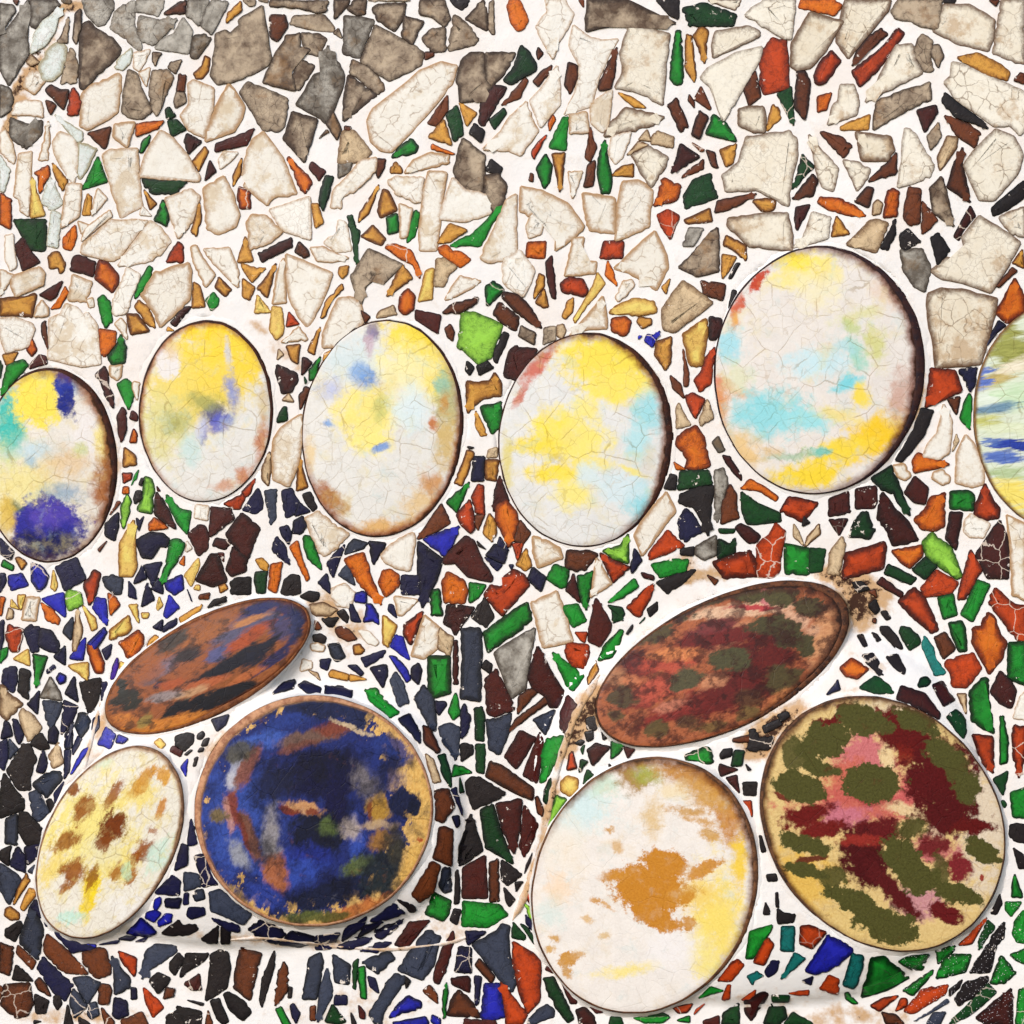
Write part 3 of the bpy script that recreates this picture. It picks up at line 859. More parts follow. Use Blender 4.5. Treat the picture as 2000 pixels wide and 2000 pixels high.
D 1849 1400 1867 1386 1885 1404 1887 1428 1881 1443
N 108 1814 132 1832 185 1852 141 1861 108 1823
D 1545 169 1550 246 1518 184
b 1751 298 1749 340 1696 355
w 1993 1360 2008 1347 2008 1406 1979 1402
y 62 345 87 420 60 425
N 125 1368 152 1380 141 1408 120 1435
G 191 584 201 576 214 589 219 628 206 641 199 623 194 599
B 247 1823 275 1793 305 1821 292 1829
a 787 517 805 544 773 566 755 579 768 549
w 1038 417 1063 430 1056 457 1033 465 1028 442
r 826 1194 809 1245 802 1259 789 1241 789 1221
m 1791 216 1828 206 1831 219 1806 258
N 303 1744 336 1710 352 1722 349 1748
D 1760 1224 1777 1227 1795 1245 1797 1256 1777 1270 1764 1250 1757 1235
G 594 1046 606 1048 619 1078 628 1113 616 1103 601 1090 594 1068
S 1068 1962 1082 1973 1081 1986 1041 2000 1028 1997 1050 1973
D 1810 1087 1830 1107 1806 1131 1782 1112
b 1587 340 1597 353 1587 383 1547 388
o 529 1103 551 1098 544 1138 539 1158 524 1150 527 1120
r 934 946 944 949 946 1006 929 1001 921 971
G 1755 1878 1775 1869 1815 1865 1801 1894 1782 1894
r 1492 1836 1501 1832 1511 1845 1492 1885 1472 1880
m 204 715 211 730 211 753 221 773 221 797 204 770 196 743 186 733
a 248 614 268 614 291 646 256 653
a 1078 301 1103 298 1098 355 1093 375
o 1031 474 1066 472 1063 504 1028 502
o 1195 623 1222 619 1232 628 1227 648 1217 656 1195 646
o 797 564 810 579 807 604 792 614 780 606 782 579
y 251 1202 256 1227 248 1237 214 1249 214 1232
a 1642 248 1659 239 1699 224 1696 253 1642 253
N 7 1309 20 1303 31 1303 33 1325 26 1353 4 1333
L 1087 1553 1107 1562 1072 1620 1063 1620
y 748 1202 775 1222 758 1264 748 1257
g 0 7 25 10 30 22 15 42 0 70
r 1428 1880 1441 1874 1453 1885 1428 1916 1402 1916
G 246 740 256 748 261 773 251 800 229 750
m 1821 1338 1841 1331 1865 1366 1843 1379
K 980 1680 1019 1708 991 1729 980 1718
b 1065 1360 1071 1373 1033 1399 994 1431 1006 1406 1041 1380
t 859 1226 868 1235 885 1245 878 1281 855 1265
b 1110 122 1128 129 1128 154 1113 184 1103 166
B 82 1170 124 1158 127 1205 102 1185
a 867 234 882 283 837 268
N 635 1338 661 1340 688 1347 685 1363 657 1361 635 1355
N 926 892 946 892 944 939 921 939
a 879 437 912 450 879 472 854 475
K 40 1306 58 1311 55 1366 35 1350
N 504 954 512 976 512 994 499 1003 474 996 487 979 497 964
S 201 1128 219 1123 239 1130 236 1160 224 1160 206 1145
K 1759 457 1773 447 1798 472 1768 489 1759 480
N 723 1799 769 1765 791 1784 758 1795 736 1801
a 1418 460 1456 479 1458 504 1456 509 1431 487 1413 479
r 1354 768 1376 780 1359 817 1349 802 1339 773
S 517 959 541 956 537 984 539 1011 529 1026 524 996
N 617 1829 664 1823 646 1852 617 1854
K 1973 1612 1986 1609 2004 1612 2004 1647 1986 1643 1973 1634
g 98 1322 116 1351 121 1368 79 1362
b 117 176 134 176 124 214 89 176 99 166
t 1274 266 1284 256 1316 268 1314 288 1272 281
G 64 1278 93 1283 70 1344
S 143 1931 169 1962 167 1968 145 1988 137 1960
G 802 271 817 286 812 298 765 308 778 288
w 770 1165 817 1172 785 1202 778 1202
b 864 611 884 594 934 581 931 591 899 611
b 1801 393 1831 430 1801 457
D 1413 1979 1443 1960 1443 2000 1410 2000
N 778 1404 800 1394 820 1430 820 1452
y 1096 1527 1109 1516 1128 1522 1129 1542 1114 1555 1096 1544
D 636 343 651 345 641 385 631 412 623 393 626 373
K 1282 0 1326 0 1324 37 1309 30
r 280 1929 308 1953 319 1968 299 1987 286 1960
D 1567 301 1590 325 1547 370 1557 343
r 159 199 152 224 132 224 132 214 137 184 144 171
m 1125 1973 1142 1968 1160 1986 1164 2004 1134 2004
m 976 929 994 979 969 989 964 999 966 964
w 214 410 219 422 159 472 166 447
m 1066 512 1078 499 1083 544 1085 584 1078 581 1068 539
m 1436 1031 1446 1023 1465 1031 1485 1048 1478 1058 1463 1061
G 1893 768 1898 778 1895 840 1875 817 1883 787
b 1366 216 1383 229 1366 271 1351 263 1359 234
m 1147 1465 1164 1452 1191 1459 1158 1495
m 1386 619 1408 623 1413 638 1398 663 1386 663
b 874 186 874 216 852 246 835 241 859 206
t 604 1182 631 1177 659 1191 644 1202 617 1202 606 1193
o 1465 936 1500 956 1520 971 1515 979 1483 959 1446 954
b 171 261 216 248 209 281 204 291
t 152 1187 161 1232 149 1272 142 1272 144 1227
N 224 1949 246 1955 250 1982 231 1990 220 1982
a 263 599 271 586 291 601 301 628 303 641 288 633
G 917 941 904 976 892 1001 872 981
G 949 559 964 549 984 566 956 594 951 596
L 132 1153 157 1158 161 1180 134 1192 129 1172
a 728 440 753 467 745 479 705 462
N 231 1001 231 1028 224 1056 206 1046 206 1023
D 1403 1053 1428 1063 1436 1051 1436 1078 1403 1093
K 411 1955 428 1950 446 1995 437 2001 424 1990
G 844 1153 857 1150 864 1202 842 1202
N 1873 723 1908 718 1903 753 1895 765
K 343 1439 365 1432 378 1435 376 1452 360 1467 343 1456
D 678 422 688 420 693 440 703 452 698 484 696 517 691 489 688 460
N 35 1654 49 1674 49 1704 21 1691 26 1669
S 360 1704 389 1710 392 1731 360 1740
S 154 1393 167 1393 176 1408 169 1426 158 1440 146 1417
N 966 1063 991 1076 984 1100 949 1085
a 1336 430 1386 407 1391 432 1344 437
h 0 303 20 333 7 375 0 373
a 949 899 974 899 969 939 949 936
b 826 1417 839 1421 860 1465 853 1471 828 1448
w 97 273 94 313 75 313 94 236
B 323 1138 355 1123 358 1150 340 1162 325 1150
o 467 365 489 375 489 407 469 407 464 385
D 929 1454 947 1453 945 1511 931 1507
S 1084 1386 1065 1435 1041 1406
a 102 494 114 492 127 514 124 529 117 534 114 522 97 524 94 502
B 189 1167 206 1170 209 1222 181 1187
S 865 1696 879 1695 881 1740 868 1744 858 1731
K 292 1916 308 1900 332 1911 325 1924 308 1940
m 1895 402 1905 422 1883 447 1873 470 1863 462
o 581 1056 589 1090 604 1130 599 1135 589 1115 566 1068
N 1041 1108 1066 1128 1056 1155 1031 1130
r 348 472 358 482 358 512 325 512 333 494
r 1601 1931 1619 1905 1638 1913 1636 1942
D 499 1118 522 1115 517 1158 502 1158 497 1135
o 266 243 320 236 308 251 266 266
b 1013 1362 1030 1347 1044 1344 1048 1353 1011 1395
G 1823 1894 1821 1902 1784 1944 1763 1935
K 1719 1224 1735 1224 1753 1245 1763 1267 1749 1265 1731 1245 1721 1235
G 318 390 330 417 325 442 301 430
a 378 551 390 559 400 599 375 601
N 48 1656 77 1639 73 1674 53 1689
h 107 224 161 258 161 273 152 278 134 258
B 773 1240 787 1245 800 1289 763 1263
g 1346 445 1374 447 1354 480 1334 480
L 248 964 256 979 253 1001 241 1033 236 1018 236 991
N 541 1048 554 1063 566 1103 549 1090 534 1078 534 1061
N 907 1374 919 1402 912 1430 901 1443 900 1393
B 17 1125 42 1120 55 1143 22 1153 17 1138
m 239 795 246 805 246 840 236 864 231 840 229 812
w 283 122 271 139 261 132 261 104 293 97
a 1406 293 1438 281 1431 318 1418 325
D 855 1476 869 1472 881 1514 881 1538 865 1514
r 231 1858 266 1872 264 1902 262 1907 240 1880
G 1239 1130 1247 1145 1217 1167 1187 1177 1207 1158
k 693 0 715 0 713 27 698 30 678 17
b 1016 1016 1036 1041 1021 1063 1003 1056
G 291 519 298 524 293 544 278 569 263 584 268 556
b 1026 152 1031 157 1016 191 979 206
w 1217 549 1234 546 1239 556 1224 576 1207 589 1202 581
b 198 1922 213 1924 218 1935 211 1962 193 1960 193 1933
a 956 1003 966 1018 969 1041 961 1058 944 1041 951 1016
a 539 514 522 581 502 564 522 539
G 917 1138 949 1143 934 1167 917 1177
N 720 1058 753 1061 750 1071 730 1103 725 1083
B 207 1420 225 1435 215 1463 203 1456 191 1454
N 723 1305 755 1299 756 1320 748 1343
t 114 1450 118 1467 123 1489 103 1500 95 1476
b 1694 365 1706 368 1696 405 1669 393
N 657 1850 696 1831 727 1832 714 1843 688 1853
K 11 1815 40 1799 44 1810 29 1839 10 1828
t 1326 787 1349 830 1321 837 1321 797
D 649 1962 675 1995 661 2000 635 1995
N 281 1105 316 1098 298 1145
o 147 440 149 462 139 489 124 484 124 465
m 907 1990 967 1993 971 2004 905 2004
N 732 1817 778 1801 789 1795 762 1823 745 1834 734 1830
b 1153 248 1165 288 1153 316 1143 308
K 984 648 994 653 971 710 964 703 966 683
k 1833 239 1838 266 1818 293 1811 266
N 355 1648 366 1652 365 1689 341 1700
a 1470 393 1495 388 1515 393 1510 410 1488 412
a 472 514 489 522 519 524 492 551 474 524
m 881 1911 914 1907 918 1913 917 1938 883 1922
t 527 882 529 921 524 949 512 936 512 914 519 897
N 673 1063 651 1128 638 1103 648 1088
G 812 410 820 417 810 462 795 475 800 437
t 831 1472 846 1483 861 1527 846 1529 835 1492
a 586 892 591 917 601 951 579 959 581 924
T 1551 1861 1573 1872 1525 1913 1538 1887
K 1749 427 1749 457 1734 489 1719 484
k 159 50 149 87 142 75 147 27 157 17
h 256 94 258 104 253 124 239 137 224 132 229 119
a 479 462 494 509 464 512
w 1110 335 1138 335 1118 388
w 0 527 27 537 0 579
o 94 323 97 340 77 378 75 343 67 338
N 0 1450 13 1443 15 1474 7 1505 0 1498
k 651 219 666 253 658 273 638 243
a 400 109 410 114 407 139 395 154 383 154 378 144 395 129
a 1510 204 1520 211 1525 231 1498 256 1503 224
B 715 1180 725 1180 738 1200 740 1220 728 1212 710 1215 715 1197
b 1162 313 1158 363 1140 365 1148 323
a 1411 497 1438 502 1423 529 1411 544
m 1555 405 1582 400 1557 450 1552 427
B 760 1281 773 1283 793 1305 802 1327 794 1333
a 740 360 720 417 700 435 703 415
G 699 1891 712 1887 715 1951 705 1949
S 640 1259 661 1256 674 1283 657 1292 648 1281
y 172 1294 171 1329 133 1300
o 80 1177 104 1192 117 1210 114 1220 92 1212
w 584 638 601 663 549 668
b 35 1846 70 1878 62 1894 32 1861
w 1744 909 1766 906 1779 929 1768 938 1753 931
t 1381 780 1393 817 1369 832 1366 822
G 755 425 775 417 778 452 758 457
a 400 286 407 296 388 335 375 316
K 68 1942 95 1955 88 1979 71 1979
m 1722 1127 1764 1158 1760 1167 1712 1139
S 691 1053 718 1061 710 1071 673 1083 681 1063
a 1028 1071 1038 1105 1026 1115 1008 1103
a 1195 343 1215 325 1237 320 1237 345
w 1383 0 1448 0 1436 20 1413 12
b 936 1872 966 1907 960 1920 947 1907 928 1885
k 1063 641 1085 638 1085 663 1061 673
a 1634 422 1659 457 1624 462
b 655 1228 666 1224 681 1230 697 1248 679 1252 661 1243
w 1839 917 1855 931 1854 942 1841 947 1820 934 1823 923
o 1597 189 1624 181 1614 214 1597 219
w 191 368 209 388 179 422 184 390
k 1018 636 1046 651 1043 673 1013 656
D 1929 1797 1943 1810 1911 1856 1913 1834
w 452 313 430 330 427 311 437 296 465 298
w 383 986 407 989 405 1016 380 1011
B 204 1225 209 1235 184 1272 171 1257
K 332 1880 349 1861 360 1874 341 1905 332 1894
D 1549 1977 1588 2000 1531 2000
m 887 1251 893 1251 895 1336 885 1336
N 683 1806 714 1801 703 1815 668 1839 672 1819
N 582 1338 595 1330 609 1336 627 1344 624 1355 600 1353
k 653 0 683 0 678 12 653 37 653 15
D 328 236 345 234 363 253 335 266
y 388 1090 390 1103 373 1145 360 1125
r 1928 1792 1898 1843 1889 1845 1872 1846
N 705 1285 753 1270 747 1283 714 1303
k 1821 89 1833 87 1843 109 1833 132 1818 104
r 474 964 479 971 469 994 457 994 437 984 462 971
D 1940 1522 1968 1506 1967 1520 1959 1553
m 365 261 393 276 368 301 360 276
K 1684 1280 1705 1276 1717 1294 1713 1307 1726 1319 1709 1309 1694 1296
a 559 676 586 673 581 710 569 703
K 81 1432 96 1461 81 1464 59 1454 66 1443
m 109 579 97 586 77 576 122 549
K 31 1885 44 1894 64 1916 24 1913
B 330 1162 350 1187 325 1207 320 1202
a 897 201 931 221 912 246
K 1731 1283 1753 1278 1760 1294 1768 1307 1766 1317 1749 1305 1739 1294
N 574 1018 591 1008 599 1028 586 1043 571 1041
m 1120 1120 1133 1177 1105 1153
r 1700 1964 1722 1951 1755 1945 1718 1975
K 1518 1775 1531 1784 1553 1786 1549 1801 1520 1804
a 609 398 621 398 631 435 616 445
G 1828 1856 1866 1847 1863 1856 1832 1883
k 956 5 964 0 966 67 961 67 954 57
a 243 874 263 889 266 907 241 912
G 890 1353 898 1395 885 1406 876 1391 883 1369
b 1722 1977 1749 1982 1766 2000 1731 2000
K 1451 1529 1478 1528 1476 1553 1453 1552
N 0 1051 27 1078 20 1093 0 1080
G 1973 1865 2004 1852 2008 1885 1986 1876
a 57 1735 70 1738 69 1749 46 1779 40 1773
K 393 1834 426 1808 424 1842 406 1842
m 360 1922 389 1902 393 1933 374 1933
B 167 1245 162 1289 136 1286 149 1267
K 926 241 946 256 939 278 917 261
b 363 0 363 25 320 27 343 10
m 1619 1015 1656 1014 1639 1046
w 82 586 94 601 94 616 67 619 72 599
a 474 544 497 561 487 586 474 579
N 369 1773 398 1773 400 1786 374 1795 365 1788
K 900 1454 907 1452 923 1456 923 1472 901 1487
a 390 395 393 427 383 462 373 452
D 984 211 989 221 966 253 956 234
G 1237 1988 1309 1986 1294 1997 1259 1998
N 703 1858 740 1841 765 1841 736 1861
N 413 1793 466 1808 468 1820 446 1819
b 1369 169 1388 211 1386 214 1356 194
a 427 541 452 566 440 579 420 561
D 1435 1466 1454 1467 1448 1495 1428 1496
b 1078 127 1073 144 1051 169 1041 159 1058 139
G 538 1971 549 1966 567 2000 567 2012 556 2008
D 1215 1187 1220 1200 1210 1212 1197 1217 1195 1192 1220 1215 1187 1182
m 1411 889 1426 892 1448 929 1448 939 1433 924 1418 904
w 699 1231 718 1232 740 1255 734 1261 718 1256
a 668 554 671 564 648 586 631 621 626 621 638 586
g 661 320 688 316 681 338 661 348
G 1194 1448 1222 1452 1208 1472 1193 1482
y 502 576 529 609 497 611
N 24 1404 33 1406 46 1435 37 1454 29 1435
N 143 1409 140 1460 127 1462 127 1435
K 889 1705 894 1698 898 1735 896 1764 887 1766
N 804 1305 817 1295 824 1309 817 1337 803 1322
N 145 1321 152 1371 127 1355
a 102 318 132 353 122 373 104 333
S 678 1103 686 1115 693 1143 661 1123
w 214 715 239 713 236 735 229 743 216 735
m 609 316 636 335 623 353 604 328
a 1053 534 1063 539 1063 559 1043 584 1043 574 1048 549
m 1096 1916 1125 1940 1126 1960 1114 1960 1103 1933
a 51 1705 59 1720 40 1746 26 1768 35 1735
m 373 599 343 638 333 631 355 601
N 909 1819 949 1820 914 1846
N 1239 1071 1254 1095 1234 1120 1232 1103
S 1810 2000 1823 1979 1847 1977 1836 2000
N 288 1138 301 1172 276 1185 281 1162
N 105 1416 114 1430 110 1453 95 1450 95 1428
t 740 609 768 596 775 614 753 619 735 621
D 1016 1804 1028 1810 1050 1834 1059 1852 1059 1863 1041 1841
N 84 1464 95 1494 84 1510 71 1507
K 1979 1656 2004 1674 2004 1696 1990 1696
N 413 1406 447 1396 440 1415 424 1428
K 959 311 981 328 976 340 949 333
G 1964 1762 1995 1762 1975 1790 1964 1777
N 532 1355 554 1333 576 1327 573 1344
m 77 693 89 696 92 710 57 720 62 708
o 301 1011 313 1018 328 1031 291 1036 291 1023
G 1982 1707 1997 1753 1976 1752 1977 1727
K 432 1810 449 1815 448 1843 432 1843
o 211 1158 226 1167 234 1182 216 1202
N 137 1464 135 1507 125 1522 126 1465
a 11 1775 20 1771 37 1784 37 1795 22 1797 9 1788
y 161 1182 186 1207 189 1227 179 1232
N 1507 1877 1522 1877 1516 1898 1500 1909 1494 1898
K 0 1663 22 1652 18 1674 17 1691 0 1678
b 1374 311 1374 330 1331 348 1344 333
D 1002 1801 1026 1828 1024 1836 1000 1831
K 591 966 606 961 619 991 611 999 599 984
N 77 1349 73 1395 53 1375
a 470 2 472 20 447 40 442 45 445 25
a 1207 181 1232 189 1254 204 1262 211 1239 209 1222 196
a 1120 581 1118 609 1105 623 1098 619 1108 589
K 1309 926 1321 929 1319 956 1297 954
G 887 1494 905 1498 922 1509 883 1517
o 127 559 134 571 117 601 99 604 117 581
G 417 571 427 584 425 596 412 606 402 586
G 626 696 616 740 604 743 604 723
k 345 179 360 181 363 199 343 211 340 199
t 1600 1023 1602 1043 1572 1068 1577 1048
y 55 1268 58 1300 26 1287
N 69 1757 84 1773 88 1786 79 1793 59 1771
N 323 1756 354 1755 349 1774 323 1771
a 171 378 179 385 176 420 161 420 166 393
a 642 1316 648 1308 681 1318 679 1329 644 1322
a 929 802 939 822 951 850 939 852 929 832
m 422 1051 452 1058 440 1073 415 1066
b 68 1918 77 1909 90 1924 99 1946 75 1933
N 927 1906 940 1908 934 1960 929 1964
k 132 84 114 84 112 80 119 72 134 32
N 710 1808 749 1801 723 1819 699 1831
a 1063 564 1071 599 1061 601 1046 591
w 236 621 246 633 248 663 224 633
S 142 1205 143 1228 138 1250 123 1235 127 1224
K 1489 1419 1522 1404 1527 1415 1494 1432
b 1977 522 1987 529 1952 561 1945 559
b 584 472 601 489 604 499 594 504 576 492
K 1145 1404 1162 1399 1169 1413 1162 1426 1147 1424
b 198 1968 222 1995 222 2008 207 2008
S 176 1960 187 1957 193 1982 178 1990 171 1982
b 350 144 363 147 360 179 345 179
N 373 1599 385 1647 367 1651 369 1625
K 586 1165 604 1155 623 1158 621 1170 609 1175
K 931 715 951 705 964 718 936 733
a 626 638 614 693 601 686 609 666
N 546 1031 561 1026 569 1041 564 1063 551 1046
K 879 0 917 0 912 12 902 20 889 12
b 733 311 753 311 750 328 738 348 735 328
N 681 1177 688 1180 705 1215 686 1212
N 10 1407 17 1412 24 1437 2 1443
B 323 1785 336 1786 334 1801 310 1810 308 1801
b 596 755 606 760 586 800 584 773
o 1187 509 1197 529 1205 559 1182 537
b 1309 733 1329 750 1336 778 1314 758
G 872 1918 875 1938 870 1986 865 1990 865 1946
b 1334 681 1344 723 1344 753 1336 755
B 286 1783 303 1778 314 1784 301 1801 284 1793
D 690 1880 700 1872 694 1933 689 1929
B 693 1160 708 1155 715 1158 715 1177 693 1175
a 350 1207 395 1180 390 1192 353 1217
b 1850 778 1875 775 1868 810
N 638 1120 646 1160 631 1148 621 1138
N 127 1261 127 1299 105 1283
m 1373 1995 1404 1984 1404 2004 1377 2004
m 1406 1492 1421 1498 1441 1503 1408 1516 1404 1503
D 1076 1519 1079 1531 1068 1571 1061 1564 1063 1544
a 5 693 35 688 25 708 12 713
D 1507 1944 1542 1945 1540 1957 1509 1957
b 839 1924 853 1942 855 1960 826 1935
a 1164 1290 1169 1309 1149 1338 1147 1325
b 1379 293 1396 298 1398 313 1403 328 1391 325
a 1997 487 2000 524 1977 514
a 472 308 470 340 455 365 455 343
a 1249 619 1272 623 1272 633 1254 641 1244 628
r 1112 1474 1118 1467 1126 1500 1107 1504
g 1403 852 1416 879 1403 884 1391 864
t 1714 390 1724 398 1719 417 1704 420 1706 398
w 291 149 286 169 271 142 293 132
r 1314 1968 1353 1960 1342 1977 1325 1979
N 655 1944 677 1945 677 1962 653 1962
G 1388 1927 1413 1935 1364 1950
N 850 1369 870 1371 872 1377 857 1397 851 1386
r 1001 1063 1023 1058 1011 1095
m 1418 1519 1439 1514 1444 1549
K 1665 1138 1683 1136 1698 1151 1674 1156
N 567 1964 573 1960 586 1979 578 1999 571 1986
B 1289 646 1274 678 1259 666 1264 653 1279 656
k 355 117 343 144 328 132 333 122
N 881 1542 891 1537 903 1582 903 1593
K 1953 1746 1957 1766 1946 1786 1935 1784
N 278 1103 286 1130 261 1140
N 308 1128 318 1148 318 1160 296 1150
N 584 981 606 999 576 1008
K 887 1775 900 1777 892 1806 879 1797
T 1459 1907 1478 1897 1492 1907 1474 1913 1470 1924
K 132 1962 143 2004 125 2004
b 82 631 89 626 94 683 82 653
D 554 795 559 795 561 820 541 825 546 807
N 0 1215 7 1210 7 1249 0 1272
w 591 1287 609 1292 609 1305 587 1311
m 410 313 422 335 400 353
r 564 609 584 633 559 638
D 1193 1986 1213 1988 1217 2000 1189 2004
t 1869 1355 1887 1355 1887 1395
t 1247 276 1267 283 1224 303
K 1329 1073 1356 1068 1354 1085 1329 1083
S 382 1740 396 1737 400 1755 382 1760 377 1749
K 984 1733 1006 1757 995 1771 989 1762
r 1068 263 1043 311 1038 298 1051 278
K 1431 566 1448 574 1423 604
r 499 934 489 964 479 971 472 961 487 946
t 1088 636 1100 633 1105 646 1098 661 1088 656
a 773 316 785 330 785 338 763 338 763 328
o 62 661 72 683 62 696 52 683
N 1950 626 1965 636 1932 661
N 182 1404 193 1397 193 1421 179 1439
K 628 1208 661 1206 650 1224 642 1224
a 499 1093 512 1090 524 1103 522 1115 509 1110
S 18 1443 35 1463 18 1483
K 611 1241 626 1238 637 1245 633 1256 613 1252
w 606 1259 620 1255 635 1262 631 1272 609 1270
D 1793 1338 1798 1325 1810 1322 1818 1331 1810 1340 1795 1342
b 929 1006 946 1006 934 1036 926 1021
b 1045 1558 1050 1555 1061 1582 1059 1595 1050 1588
b 325 1929 341 1931 339 1946 319 1951
B 178 1456 145 1505 137 1513 160 1467
b 1432 1443 1465 1435 1465 1448 1443 1450 1431 1448
b 879 633 887 648 884 666 874 658 869 641
m 599 700 609 708 589 733 591 698
N 251 1135 263 1150 266 1170 251 1165
y 251 1182 268 1180 271 1217
K 442 1165 442 1175 405 1187 417 1172
a 281 370 306 398 293 410
K 1696 1182 1711 1171 1718 1191 1709 1200
K 1406 1474 1413 1464 1430 1462 1428 1476 1408 1482
N 1026 1786 1050 1815 1051 1828 1028 1804
a 663 522 681 519 678 534 668 544 661 534
a 690 1261 703 1258 712 1270 705 1277 692 1278
r 1039 1722 1039 1771 1026 1751
w 261 745 273 748 268 782 258 758
K 1284 1175 1284 1192 1269 1205 1264 1190
N 718 1907 732 1911 740 1940 723 1927
L 1024 1764 1044 1779 1046 1801 1035 1793
t 1550 1023 1560 1038 1570 1066 1550 1048
o 844 281 889 301 877 301 842 291
K 940 1303 949 1289 961 1298 958 1316
N 318 1225 345 1207 345 1220 318 1235
N 0 1120 10 1120 12 1135 0 1158
V 229 1284 231 1298 224 1325 216 1327 220 1303
N 625 1289 646 1287 639 1309 626 1303
K 105 1946 116 1944 121 1960 112 1973 105 1960
w 152 432 179 442 159 457
N 218 1258 215 1278 207 1289 199 1270
t 954 879 971 874 971 892 951 894
K 776 1757 806 1768 813 1779 802 1782
r 1760 1950 1771 1951 1771 1964 1749 1975
G 0 1270 15 1264 13 1281 0 1296
N 946 1088 981 1103 971 1115
t 67 112 77 122 60 129 52 122 60 107
G 293 263 291 278 278 298 273 298 278 276
K 266 959 276 959 278 974 263 984 261 974
r 1123 1235 1147 1235 1142 1255 1134 1250
r 1450 1565 1467 1564 1469 1596
r 239 924 258 924 256 936 241 944
N 152 1437 160 1443 142 1475 141 1463
D 323 214 330 209 343 226 335 231 325 231
G 7 1093 27 1105 25 1115 2 1105
K 658 1197 671 1190 681 1205 678 1217
b 606 1966 616 1964 616 1993 606 1993
B 844 1982 860 1990 859 2008 842 1995
S 1815 1977 1850 1951 1854 1957 1836 1968 1784 1995
D 1265 1984 1285 1975 1307 1984 1281 1988
B 116 1314 128 1320 127 1331 116 1336 110 1325
b 1992 142 2000 144 2000 164 1980 157
t 1264 253 1272 276 1247 273
K 1854 1933 1880 1913 1874 1929 1854 1946
N 679 1300 696 1299 710 1314 705 1320
G 1650 1940 1656 1938 1676 1960 1665 1960 1652 1951
y 104 1113 112 1145 107 1155 99 1148
b 104 201 109 206 99 224 94 214 89 196
r 1421 1924 1427 1924 1425 1951 1410 1953
m 338 1457 357 1467 352 1478 332 1467
K 90 1563 99 1560 108 1575 98 1588
y 35 1162 50 1162 40 1192 35 1177
N 1614 1357 1630 1338 1636 1327 1641 1347 1628 1351
a 30 1090 37 1088 52 1100 42 1113
N 198 1333 209 1332 207 1349 198 1369
D 1147 1503 1160 1514 1138 1533
K 912 705 926 718 917 733 909 723
K 1518 1397 1538 1390 1542 1399 1527 1409
b 406 1973 415 2000 400 2008
k 316 104 308 114 303 129 298 119 298 102
K 1497 1709 1516 1707 1518 1720 1500 1721
o 261 837 268 850 266 864 253 864
r 1540 1940 1580 1934 1579 1944 1562 1944
K 1175 1426 1186 1424 1193 1435 1178 1445
N 256 1929 266 1930 267 1951 256 1952
r 1476 1933 1474 1944 1463 1955 1448 1953
o 0 1165 10 1167 2 1202 0 1202
K 1142 1430 1158 1428 1158 1443 1147 1448
B 303 1757 313 1752 314 1764 305 1778 300 1773
B 231 1435 250 1443 240 1452 226 1450
N 125 1526 108 1571 105 1551
D 1403 1033 1436 1033 1433 1041 1406 1041
y 312 1442 323 1454 314 1463 301 1450
N 883 1595 896 1593 898 1610 892 1617
B 367 1482 363 1517 353 1498
N 976 1048 994 1076 971 1066
K 1674 1241 1685 1239 1694 1261 1687 1263
a 683 1317 716 1327 683 1330
a 303 1240 310 1245 303 1254 287 1264 292 1250
o 1080 224 1085 234 1073 256 1071 241
m 1219 1459 1240 1463 1226 1481
N 760 1180 768 1182 775 1207 758 1192
N 318 1210 316 1232 298 1225
k 474 0 499 0 497 10 487 12
w 278 402 296 422 273 420
N 360 1745 368 1744 368 1766 358 1767
K 1483 1632 1487 1633 1496 1663 1488 1665
a 1309 544 1301 574 1292 561
w 169 586 181 581 184 599 174 601
b 830 102 847 102 847 109 830 117
K 154 1986 176 2000 154 2004
b 609 1210 621 1215 628 1227 616 1230
b 390 1162 410 1158 407 1170 388 1170
D 1134 1483 1148 1487 1131 1509
N 231 1834 246 1828 266 1830 255 1837
t 17 1187 25 1192 25 1207 12 1210
K 1438 514 1446 514 1428 544 1423 544
m 258 802 268 810 268 822 253 817
m 700 1963 712 1977 712 1990 703 1988
t 564 768 574 785 551 782
m 1252 1118 1277 1125 1277 1133 1257 1128
a 427 1145 440 1140 445 1150 430 1158
K 1720 1195 1731 1193 1740 1208 1731 1211
N 1566 1916 1588 1907 1584 1924
b 705 606 723 619 713 631
K 1495 1762 1503 1779 1503 1786 1491 1786
m 1145 1957 1178 1977 1164 1979
y 311 1165 318 1182 308 1192 306 1187
G 1322 1993 1347 1984 1347 1997
S 68 1689 70 1709 54 1702
b 1346 184 1356 199 1356 211 1344 196
b 1051 92 1061 104 1051 117 1048 102
K 386 1435 396 1428 400 1435 393 1444 385 1443
k 718 0 802 0 790 2 753 2
K 1840 0 1868 0 1863 7 1843 5
b 1381 1123 1403 1133 1396 1143
N 266 1011 273 1018 281 1008 271 1038
t 1868 847 1873 860 1865 874 1860 882
K 565 1927 571 1929 569 1949 562 1949
K 1570 1008 1582 1021 1567 1028
o 241 951 251 951 251 964 239 964
K 398 1445 409 1441 404 1456 393 1457
K 1006 1724 1022 1722 1008 1742
K 1702 1235 1713 1239 1721 1250 1713 1253
k 661 55 668 75 651 65
a 633 691 653 681 631 705
y 22 1170 37 1190 20 1185
D 898 1518 907 1547 898 1549
o 1316 902 1339 917 1321 917
w 365 1056 375 1071 363 1078
y 235 1292 245 1296 233 1316
t 544 681 554 693 541 703
b 1932 0 1952 0 1945 12
y 276 1197 291 1197 288 1207 278 1207
K 791 1907 802 1916 793 1931
K 1515 1744 1519 1743 1521 1773 1516 1771
t 602 1309 620 1314 626 1329
b 229 979 236 981 214 1006
